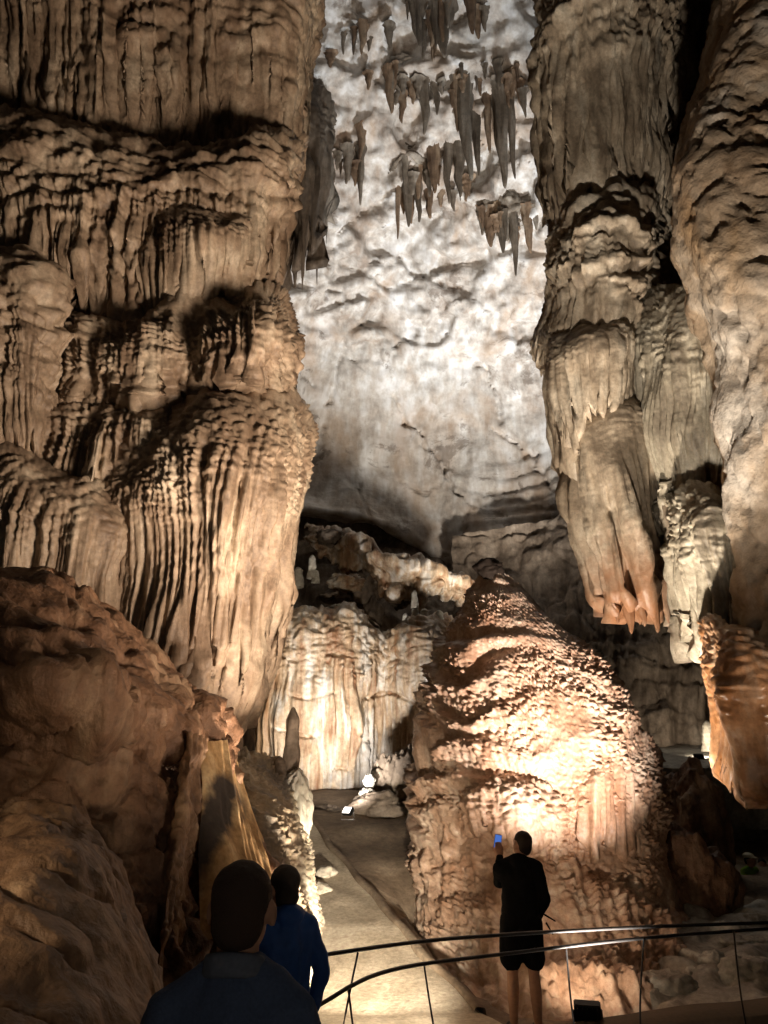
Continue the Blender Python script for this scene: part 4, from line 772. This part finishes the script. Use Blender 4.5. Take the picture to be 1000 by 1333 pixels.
patch('face', [[(930, -160, 9.5), (945, -160, 7.0), (985, -160, 6.2), (1060, -160, 5.6), (1180, -160, 5.2)], [(925, 60, 9.5), (932, 60, 7.0), (970, 60, 6.2), (1060, 60, 5.7), (1180, 60, 5.2)],
               [(890, 190, 9.2), (895, 190, 6.9), (935, 190, 6.1), (1040, 190, 5.7), (1180, 190, 5.2)], [(880, 250, 9.0), (880, 250, 6.9), (920, 250, 6.1), (1040, 250, 5.6), (1180, 250, 5.2)], [(890, 330, 9.0), (889, 330, 6.9), (925, 330, 6.0), (1040, 330, 5.5), (1180, 330, 5.1)],
               [(915, 430, 9.0), (912, 430, 6.9), (945, 430, 6.1), (1040, 430, 5.6), (1180, 430, 5.1)], [(935, 560, 9.0), (932, 560, 7.0), (960, 560, 6.3), (1040, 560, 5.7), (1180, 560, 5.1)], [(955, 700, 9.0), (952, 700, 7.0), (980, 700, 6.4), (1050, 700, 5.8), (1180, 700, 5.1)],
               [(970, 860, 9.0), (965, 860, 7.0), (990, 860, 6.4), (1060, 860, 5.9), (1180, 860, 5.1)]], 170, 400, rough(0.16, 0.8, 0.025, 3.2, 0.012, pits=0.09, pf=4.0, seed=160), M['near'], NR)
apron('orange_tongue', [(918, 815, 945, 950, 8.0, 0.2), (910, 808, 950, 990, 7.3, 0.4), (925, 800, 965, 1012, 6.9, 0.5), (945, 810, 985, 1022, 6.7, 0.5), (970, 820, 1010, 1022, 6.6, 0.45), (1000, 820, 1050, 1010, 6.6, 0.4), (1060, 800, 1120, 990, 6.4, 0.3)],
      160, 180, flowstone(0.05, 4, 0.16, 1.0, 0.03, 0.14, 0.07, 0.4, seed=161), M['tip'], NR, jag=0.05, fold=0.8, cap=0.3, taper=0.25)
patch('inner_face', [[(850, -160, 12), (900, -160, 11.5), (960, -160, 10)], [(840, 200, 12), (880, 200, 11.5), (940, 200, 10)], [(810, 450, 11.5), (860, 450, 11.2), (940, 450, 10)], [(840, 620, 11), (890, 620, 10.6), (960, 620, 9.5)], [(900, 780, 10.5), (930, 780, 10), (980, 780, 9)]],
      60, 160, rough(0.3, 0.6, 0.08, 2.5, seed=162), M['dim'], NR)

# ------------------------------------------------------------------ kerb, railing
def tube(pts, r, n=8, sub=6):
    pts = np.array(pts, float); c = resample(pts, max(2, (len(pts) - 1) * sub + 1)) if len(pts) > 2 else pts
    g = np.gradient(c, axis=0); g /= np.linalg.norm(g, axis=1, keepdims=True)
    up = np.array([0, 0, 1.0]); side = np.cross(g, up); bad = np.linalg.norm(side, axis=1) < 0.2
    side[bad] = np.cross(g[bad], np.array([1.0, 0, 0])); side /= np.linalg.norm(side, axis=1, keepdims=True); v = np.cross(side, g)
    a = np.linspace(0, 2 * np.pi, n, endpoint=False)
    return mesh_grid(c[:, None] + r * (np.cos(a)[None, :, None] * side[:, None] + np.sin(a)[None, :, None] * v[:, None]), True)
kb = [P(690, 1345, 8.4), P(860, 1318, 8.5), P(1010, 1301, 8.6), P(1150, 1285, 8.7)]
kv = []
for p in resample(np.array(kb), 60):
    n_ = 0.012 * float(n3(p[0] * 3, p[1] * 3, 0.5, 3))
    kv.append([(p[0], p[1] - 0.36, p[2] - 0.45), (p[0], p[1] - 0.35, p[2] - 0.02), (p[0], p[1] - 0.33, p[2] + n_), (p[0], p[1] + 0.10, p[2] + n_), (p[0], p[1] + 0.12, p[2] - 0.02), (p[0], p[1] + 0.13, p[2] - 0.45)])
o = put('kerb', mesh_grid(np.array(kv)), M['kerb']); tag(o, 'low dark concrete kerb across the lower right corner', 'kerb')
RL = empty('railing', P(655, 1345, 6.9), 'thin dark railing of two handrails crossing the lower right', 'railing'); WORG[RL.name] = np.array(RL.location)
up_ = [P(330, 1256, 5.3), P(400, 1246, 5.6), P(545, 1226, 6.3), P(655, 1217, 6.7), P(830, 1207, 7.0), P(1000, 1201, 7.3), P(1150, 1196, 7.5)]
lo_ = [P(398, 1318, 5.4), P(430, 1300, 5.55), P(458, 1283, 5.7), P(495, 1267, 5.95), P(550, 1255, 6.3), P(655, 1242, 6.7), P(830, 1222, 7.0), P(1000, 1209, 7.3), P(1150, 1200, 7.5)]
put('handrail', tube(up_, 0.014, 10, 12), M['steel'], RL); put('handrail', tube(lo_, 0.014, 10, 12), M['steel'], RL)
for a, b_, Y in ((( 466, 1240), (450, 1340), 5.75), ((453, 1283), (464, 1345), 5.7), ((552, 1255), (570, 1345), 6.3), ((737, 1232), (752, 1345), 6.85), ((838, 1222), (836, 1345), 7.0), ((955, 1212), (975, 1345), 7.2)):
    t_ = P(*a, Y); b2 = P(*b_, Y); z0 = float(floor_z(b2[0], Y)); b3 = t_ + (b2 - t_) * ((t_[2] - z0) / (t_[2] - b2[2]))
    put('post', tube([t_, (t_ + b3) / 2 + np.array([-0.02, 0, 0]), b3], 0.008, 6, 8), M['steel'], RL)

# ------------------------------------------------------------------ people
def cap_mesh(bm, p0, r0, p1, r1, n=14):
    p0, p1 = Vector(p0), Vector(p1); d = p1 - p0; L_ = d.length
    q = (d.to_track_quat('Z', 'Y') if L_ > 1e-6 else Matrix.Identity(3).to_quaternion())
    rings = []
    for k in range(6): a = -math.pi / 2 + k * math.pi / 2 / 6; rings.append((r0 * math.sin(a), r0 * math.cos(a)))
    for k in range(5): f_ = k / 4; rings.append((L_ * f_, r0 + (r1 - r0) * f_))
    for k in range(1, 7): a = k * math.pi / 2 / 6; rings.append((L_ + r1 * math.sin(a), r1 * math.cos(a)))
    prev = None
    for (z, r) in rings:
        r = max(r, 1e-4)
        ring = [bm.verts.new(p0 + q @ Vector((r * math.cos(2 * math.pi * i / n), r * math.sin(2 * math.pi * i / n), z))) for i in range(n)]
        if prev:
            for i in range(n): bm.faces.new((prev[i], prev[(i + 1) % n], ring[(i + 1) % n], ring[i]))
        else: bm.faces.new(ring[::-1])
        prev = ring
    bm.faces.new(prev)
def ell_mesh(bm, c, r, rot=None):
    q = bmesh.ops.create_uvsphere(bm, u_segments=20, v_segments=14, radius=1)
    bmesh.ops.transform(bm, matrix=Matrix.Translation(c) @ (rot.to_4x4() if rot else Matrix()) @ Matrix.Diagonal((*r, 1)), verts=q['verts'])
def fuse(caps, ells, vox, smooth):
    """one continuous surface from overlapping tapered capsules and ellipsoids"""
    bm = bmesh.new()
    for c in caps: cap_mesh(bm, *c)
    for e in ells: ell_mesh(bm, *e)
    me = bpy.data.meshes.new('tmp'); bm.to_mesh(me); bm.free()
    ob = bpy.data.objects.new('tmp', me); COL.objects.link(ob)
    m = ob.modifiers.new('r', 'REMESH'); m.mode = 'VOXEL'; m.voxel_size = vox
    s = ob.modifiers.new('s', 'SMOOTH'); s.iterations = smooth; s.factor = 0.5
    dg = bpy.context.evaluated_depsgraph_get(); dg.update()
    out = bpy.data.meshes.new_from_object(ob.evaluated_get(dg)); bpy.data.objects.remove(ob)
    out.polygons.foreach_set('use_smooth', np.ones(len(out.polygons), bool))
    return out
def place(me, loc, rz, sc=1.0):
    me.transform(Matrix.Translation([float(v) for v in loc]) @ Matrix.Rotation(rz, 4, 'Z') @ Matrix.Scale(sc, 4)); return me
def wrinkle(me, amp, fq, seed):
    n = len(me.vertices); co = np.empty(n * 3, np.float32); me.vertices.foreach_get('co', co); co = co.reshape(-1, 3)
    no = np.empty(n * 3, np.float32); me.vertices.foreach_get('normal', no); no = no.reshape(-1, 3)
    d = amp * (fbm3(co[:, 0] * fq, co[:, 1] * fq, co[:, 2] * fq * 0.7, 3, seed))
    co += no * d[:, None]; me.vertices.foreach_set('co', co.ravel()); me.update(); return me
V3 = Vector
def head_caps(h, tilt=0.0, yaw=0.0):
    """head centred on the origin, face towards +Y; returns ellipsoids for skull, jaw, nose, ears, brow"""
    Rm = Matrix.Rotation(yaw, 3, 'Z') @ Matrix.Rotation(tilt, 3, 'X')
    E = [((0, -0.010, 0.025), (0.077, 0.097, 0.090)), ((0, 0.018, -0.045), (0.062, 0.076, 0.074)), ((0, 0.055, -0.085), (0.034, 0.036, 0.030)),
         ((0, 0.098, -0.020), (0.013, 0.020, 0.026)), ((-0.084, -0.008, -0.012), (0.013, 0.022, 0.034)), ((0.084, -0.008, -0.012), (0.013, 0.022, 0.034)),
         ((0, 0.078, 0.012), (0.052, 0.018, 0.012)), ((0, 0.083, -0.062), (0.026, 0.012, 0.010)), ((-0.034, 0.084, -0.003), (0.014, 0.010, 0.009)), ((0.034, 0.084, -0.003), (0.014, 0.010, 0.009))]
    return [(V3(h) + Rm @ V3(c), r, Rm) for c, r in E], Rm
def hand_caps(w, dirv, upv, side, curl=0.6):
    """palm and five fingers from wrist w; dirv along the hand, upv out of the back of the hand"""
    d = V3(dirv).normalized(); u = V3(upv); u = (u - d * u.dot(d)).normalized(); s = d.cross(u) * side; w = V3(w)
    C = [(w, 0.028, w + d * 0.05, 0.032), (w + s * 0.022, 0.02, w + d * 0.085 + s * 0.03, 0.017), (w - s * 0.022, 0.02, w + d * 0.08 - s * 0.03, 0.016)]
    for k, (o_, ln) in enumerate(((0.033, 0.07), (0.011, 0.08), (-0.011, 0.074), (-0.032, 0.058))):
        a = w + d * 0.085 + s * o_; d1 = (d - u * curl * 0.6).normalized(); b_ = a + d1 * ln * 0.5; d2 = (d - u * curl * 1.8).normalized(); c = b_ + d2 * ln * 0.5
        C += [(a, 0.0095, b_, 0.009), (b_, 0.009, c, 0.0075)]
    a = w + d * 0.03 + s * 0.034; b_ = a + (d * 0.6 + s * 0.7 - u * 0.2).normalized() * 0.04; c = b_ + (d * 0.9 + s * 0.15 - u * 0.5).normalized() * 0.032
    C += [(a, 0.012, b_, 0.011), (b_, 0.011, c, 0.0085)]
    return C
def person(loc, rz, label, hgt, arms, tops, legs_m, hairm, skin_legs, headp=(0, 0.02), yaw=0.0, tilt=0.0, bulk=1.0, shorts=False, jacket_z=0.86, hood=False, vox=0.013, long_hair=False, shw=0.185, shz=1.41):
    """a figure 1.72 m tall in its own frame, face towards +Y, then scaled to hgt. arms: [(elbow, wrist, hand dir, hand up)] right then left"""
    sc = hgt / 1.72; loc = np.array([float(v) for v in loc])
    root = empty('person', loc, label, 'person'); WORG[root.name] = loc
    hc = V3((headp[0], headp[1] + 0.02, 1.60)); sh = [V3((shw, 0, shz)), V3((-shw, 0, shz))]
    caps = [((0, 0, 1.40), 0.062, hc - V3((0, 0.025, 0.06)), 0.055), ((0, 0, 1.33), 0.085, (0, 0, 1.0), 0.10), ((0.06, 0, 0.96), 0.10, (-0.06, 0, 0.96), 0.10), (sh[0], 0.06, sh[1], 0.06)]
    ells, Rm = head_caps(hc, tilt, yaw)
    feet = [V3((0.10, 0.0, 0.06)), V3((-0.10, 0.02, 0.06))]
    for k in (0, 1):
        sx = 1 if k == 0 else -1
        hip = V3((0.09 * sx, 0, 0.92)); kn = V3((0.10 * sx, 0.015, 0.50)); an = V3((feet[k].x * 1.1, feet[k].y - 0.01, 0.085))
        caps += [(hip, 0.088, kn, 0.055), (kn, 0.053, kn + (an - kn) * 0.35 + V3((0, -0.012, 0)), 0.056), (kn + (an - kn) * 0.35 + V3((0, -0.012, 0)), 0.056, an, 0.036), (an, 0.036, an + V3((0.01 * sx, 0.13, -0.05)), 0.03)]
        el, wr, hd, hu = arms[k]
        caps += [(sh[k], 0.055, el, 0.042), (el, 0.042, wr, 0.029)] + hand_caps(wr, hd, hu, sx)
    put('body', place(fuse(caps, ells, vox, 4), loc, rz, sc), M['skin'], root)
    T = []
    b = bulk
    T += [((0, -0.01, 1.40), 0.092, (0, -0.01, 1.30), 0.13 * b), ((0, 0, 1.32), 0.128 * b, (0, 0, jacket_z + 0.1), 0.128 * b), ((0.07, 0, 1.33), 0.105 * b, (0.075, 0, jacket_z + 0.1), 0.105 * b), ((-0.07, 0, 1.33), 0.105 * b, (-0.075, 0, jacket_z + 0.1), 0.105 * b),
          (sh[0], 0.074 * b, sh[1], 0.074 * b), ((0.07, 0, jacket_z + 0.12), 0.112 * b, (-0.07, 0, jacket_z + 0.12), 0.112 * b), (sh[0] + V3((0.0, 0, 0)), 0.07 * b, V3((0.05, 0, 1.45)), 0.055), (sh[1], 0.07 * b, V3((-0.05, 0, 1.45)), 0.055)]
    for k in (0, 1):
        el, wr, hd, hu = arms[k]
        T += [(sh[k], 0.072 * b, el, 0.06 * b), (el, 0.06 * b, V3(wr) - (V3(wr) - V3(el)) * 0.06, 0.045 * b)]
    ET = [(V3((0, -0.05, 1.46)), (0.10, 0.08, 0.07), None)] if hood else []
    top = put('jacket' if hood else 'sweater', place(wrinkle(fuse(T, ET, vox * 1.1, 5), 0.010, 9, int(hgt * 100)), loc, rz, sc), M[tops], root)
    Lc = []
    for k in (0, 1):
        sx = 1 if k == 0 else -1
        hip = V3((0.088 * sx, 0, 0.92)); kn = V3((0.10 * sx, 0.015, 0.50)); an = V3((feet[k].x * 1.1, feet[k].y - 0.01, 0.12))
        if shorts: Lc += [(hip, 0.115, V3((0.105 * sx, 0.01, 0.62)), 0.105)]
        else: Lc += [(hip, 0.108, kn, 0.075), (kn, 0.075, an, 0.062)]
    Lc += [((0.07, 0, 0.95), 0.115, (-0.07, 0, 0.95), 0.115)]
    put('shorts' if shorts else 'trousers', place(wrinkle(fuse(Lc, [], vox * 1.2, 4), 0.008, 9, 7), loc, rz, sc), M[legs_m], root)
    for k in (0, 1):
        fx = feet[k]; put('shoe', place(fuse([((fx.x * 1.1, fx.y - 0.04, 0.05), 0.045, (fx.x * 1.2, fx.y + 0.14, 0.042), 0.04)], [], vox, 3), loc, rz, sc), M['shoe'], root)
    H = [(hc + Rm @ V3((0, -0.018, 0.036)), (0.082, 0.098, 0.088), Rm), (hc + Rm @ V3((0, -0.055, -0.02)), (0.070, 0.060, 0.075), Rm)]
    if long_hair: H += [(hc + Rm @ V3((0, -0.05, -0.03)), (0.078, 0.062, 0.105), Rm), (hc + Rm @ V3((0, -0.02, 0.045)), (0.092, 0.108, 0.092), Rm)]
    put('hair', place(wrinkle(fuse([], H, vox * 0.7, 8), 0.003, 30, 3), loc, rz, sc), M[hairm], root)
    return root, sc, loc
def extra(root, name, caps, ells, mat, loc, rz, sc, vox=0.01, amp=0.0):
    me = fuse(caps, ells, vox, 3)
    if amp: wrinkle(me, amp, 12, 5)
    return put(name, place(me, loc, rz, sc), M[mat], root)
DOWN = (V3((0.27, 0.0, 1.12)), V3((0.27, 0.10, 0.90)), (0, 0.2, -1), (1, 0, 0)); DOWNL = (V3((-0.27, 0.0, 1.12)), V3((-0.27, 0.10, 0.90)), (0, 0.2, -1), (-1, 0, 0))
# man in the foreground, seen from behind
hp = P(313, 1184, 2.25)
HM = 1.74; fl = (hp[0], hp[1] - 0.02, hp[2] - 1.60 * HM / 1.72)
man, sc, lc = person(fl, R(-4), 'man with cropped hair and navy sweater seen from behind in the foreground', HM, [DOWN, DOWNL], 'navy', 'dark', 'buzz', False, vox=0.010, bulk=0.92, tilt=0.1, shw=0.148, shz=1.37)
ring = [(0.068 * math.cos(k * math.pi / 6), -0.006 + 0.066 * math.sin(k * math.pi / 6), 1.482 - 0.022 * math.sin(k * math.pi / 6)) for k in range(13)]
extra(man, 'collar', [(ring[k], 0.017, ring[k + 1], 0.017) for k in range(12)] + [((ring[k][0], ring[k][1], ring[k][2] - 0.025), 0.019, (ring[k + 1][0], ring[k + 1][1], ring[k + 1][2] - 0.025), 0.019) for k in range(12)], [], 'collar', lc, R(-4), sc, 0.007)
# youngster in the blue jacket
hp = P(374, 1156, 4.35); HB = 1.45; fl = (hp[0], hp[1] - 0.02, hp[2] - 1.60 * HB / 1.72)
kid, sc, lc = person(fl, R(35), 'young visitor in a blue jacket holding up a phone, behind the cropped-haired man', HB,
                     [DOWN, (V3((-0.26, 0.16, 1.22)), V3((-0.15, 0.30, 1.50)), (0.1, 0.1, 1), (0, -1, 0))], 'blue', 'dark', 'hair', False, bulk=0.94, hood=True, long_hair=True, shw=0.155, shz=1.38)
extra(kid, 'scarf', [((0.06, -0.02, 1.46), 0.045, (-0.06, -0.02, 1.46), 0.045), ((0.06, -0.02, 1.46), 0.04, (0.0, 0.08, 1.44), 0.04), ((-0.06, -0.02, 1.46), 0.04, (0.0, 0.08, 1.44), 0.04)], [], 'scarf', lc, R(35), sc, 0.01, 0.006)
b = bmesh.new(); bm_box(b, V3((-0.135, 0.335, 1.60)), (0.075, 0.009, 0.15), Matrix.Rotation(0.15, 3, 'Y'), 0.006)
me = bpy.data.meshes.new('phone'); b.to_mesh(me); b.free(); o = put('phone', place(me, lc, R(35), sc), M['black'])
tag(o, 'dark phone held up by the young visitor in the blue jacket', 'phone')
# visitor standing at the stalagmite, seen from behind
fp = P(686, 1350, 8.3); z_ = fp[2]
HV = (P(690, 1081, 8.3)[2] - z_)
vis, sc, lc = person((fp[0], fp[1], z_), R(2), 'dark silhouetted visitor in shorts photographing the big stalagmite', HV,
                     [(V3((0.235, -0.02, 1.12)), V3((0.17, 0.10, 0.93)), (-0.3, 0.3, -1), (1, 0, 0)), (V3((-0.15, 0.20, 1.24)), V3((-0.12, 0.30, 1.46)), (0.0, 0.1, 1), (0, -1, 0))],
                     'dark', 'dark', 'hair', True, headp=(0.055, 0.0), yaw=0.5, tilt=0.25, bulk=0.98, shorts=True, shw=0.17, shz=1.385, hood=True, jacket_z=0.72)
extra(vis, 'strap', [((0.21, -0.10, 1.0), 0.010, (0.30, -0.12, 0.95), 0.007), ((0.22, -0.10, 0.93), 0.010, (0.27, -0.12, 0.84), 0.006)], [], 'dark', lc, R(2), sc, 0.005)
b = bmesh.new(); bm_box(b, V3((-0.125, 0.335, 1.585)), (0.075, 0.009, 0.15), Matrix.Rotation(0.18, 3, 'Y'), 0.006)
me = bpy.data.meshes.new('phone'); b.to_mesh(me); b.free(); o = put('phone', place(me, lc, R(2), sc), M['phone'])
tag(o, 'phone with a bluish screen raised by the silhouetted visitor', 'phone')
b = bmesh.new(); bm_box(b, V3((-0.125, 0.329, 1.585)), (0.066, 0.002, 0.138), Matrix.Rotation(0.18, 3, 'Y'))
me = bpy.data.meshes.new('screen'); b.to_mesh(me); b.free(); put('screen', place(me, lc, R(2), sc), M['screen'], o)
# two far visitors in the dark at the right edge
for px, py, Y, tp, lab, rz in ((974, 1118, 15.5, 'green', 'far visitor in a pale cap and green top in the dark at the right', 0.6), (992, 1124, 16.0, 'blue2', 'far visitor in blue half hidden at the right edge', -0.4)):
    hp = P(px, py, Y); fl = (hp[0], hp[1], hp[2] - 1.60)
    pp, sc, lc = person(fl, R(180) + rz, lab, 1.70, [DOWN, DOWNL], tp, 'dark', 'hair', False, vox=0.022)
    if tp == 'green': extra(pp, 'cap', [], [(V3((0, 0.01, 1.675)), (0.092, 0.11, 0.06), None), (V3((0, 0.10, 1.655)), (0.07, 0.09, 0.014), None)], 'cap', lc, R(180) + rz, sc, 0.012)
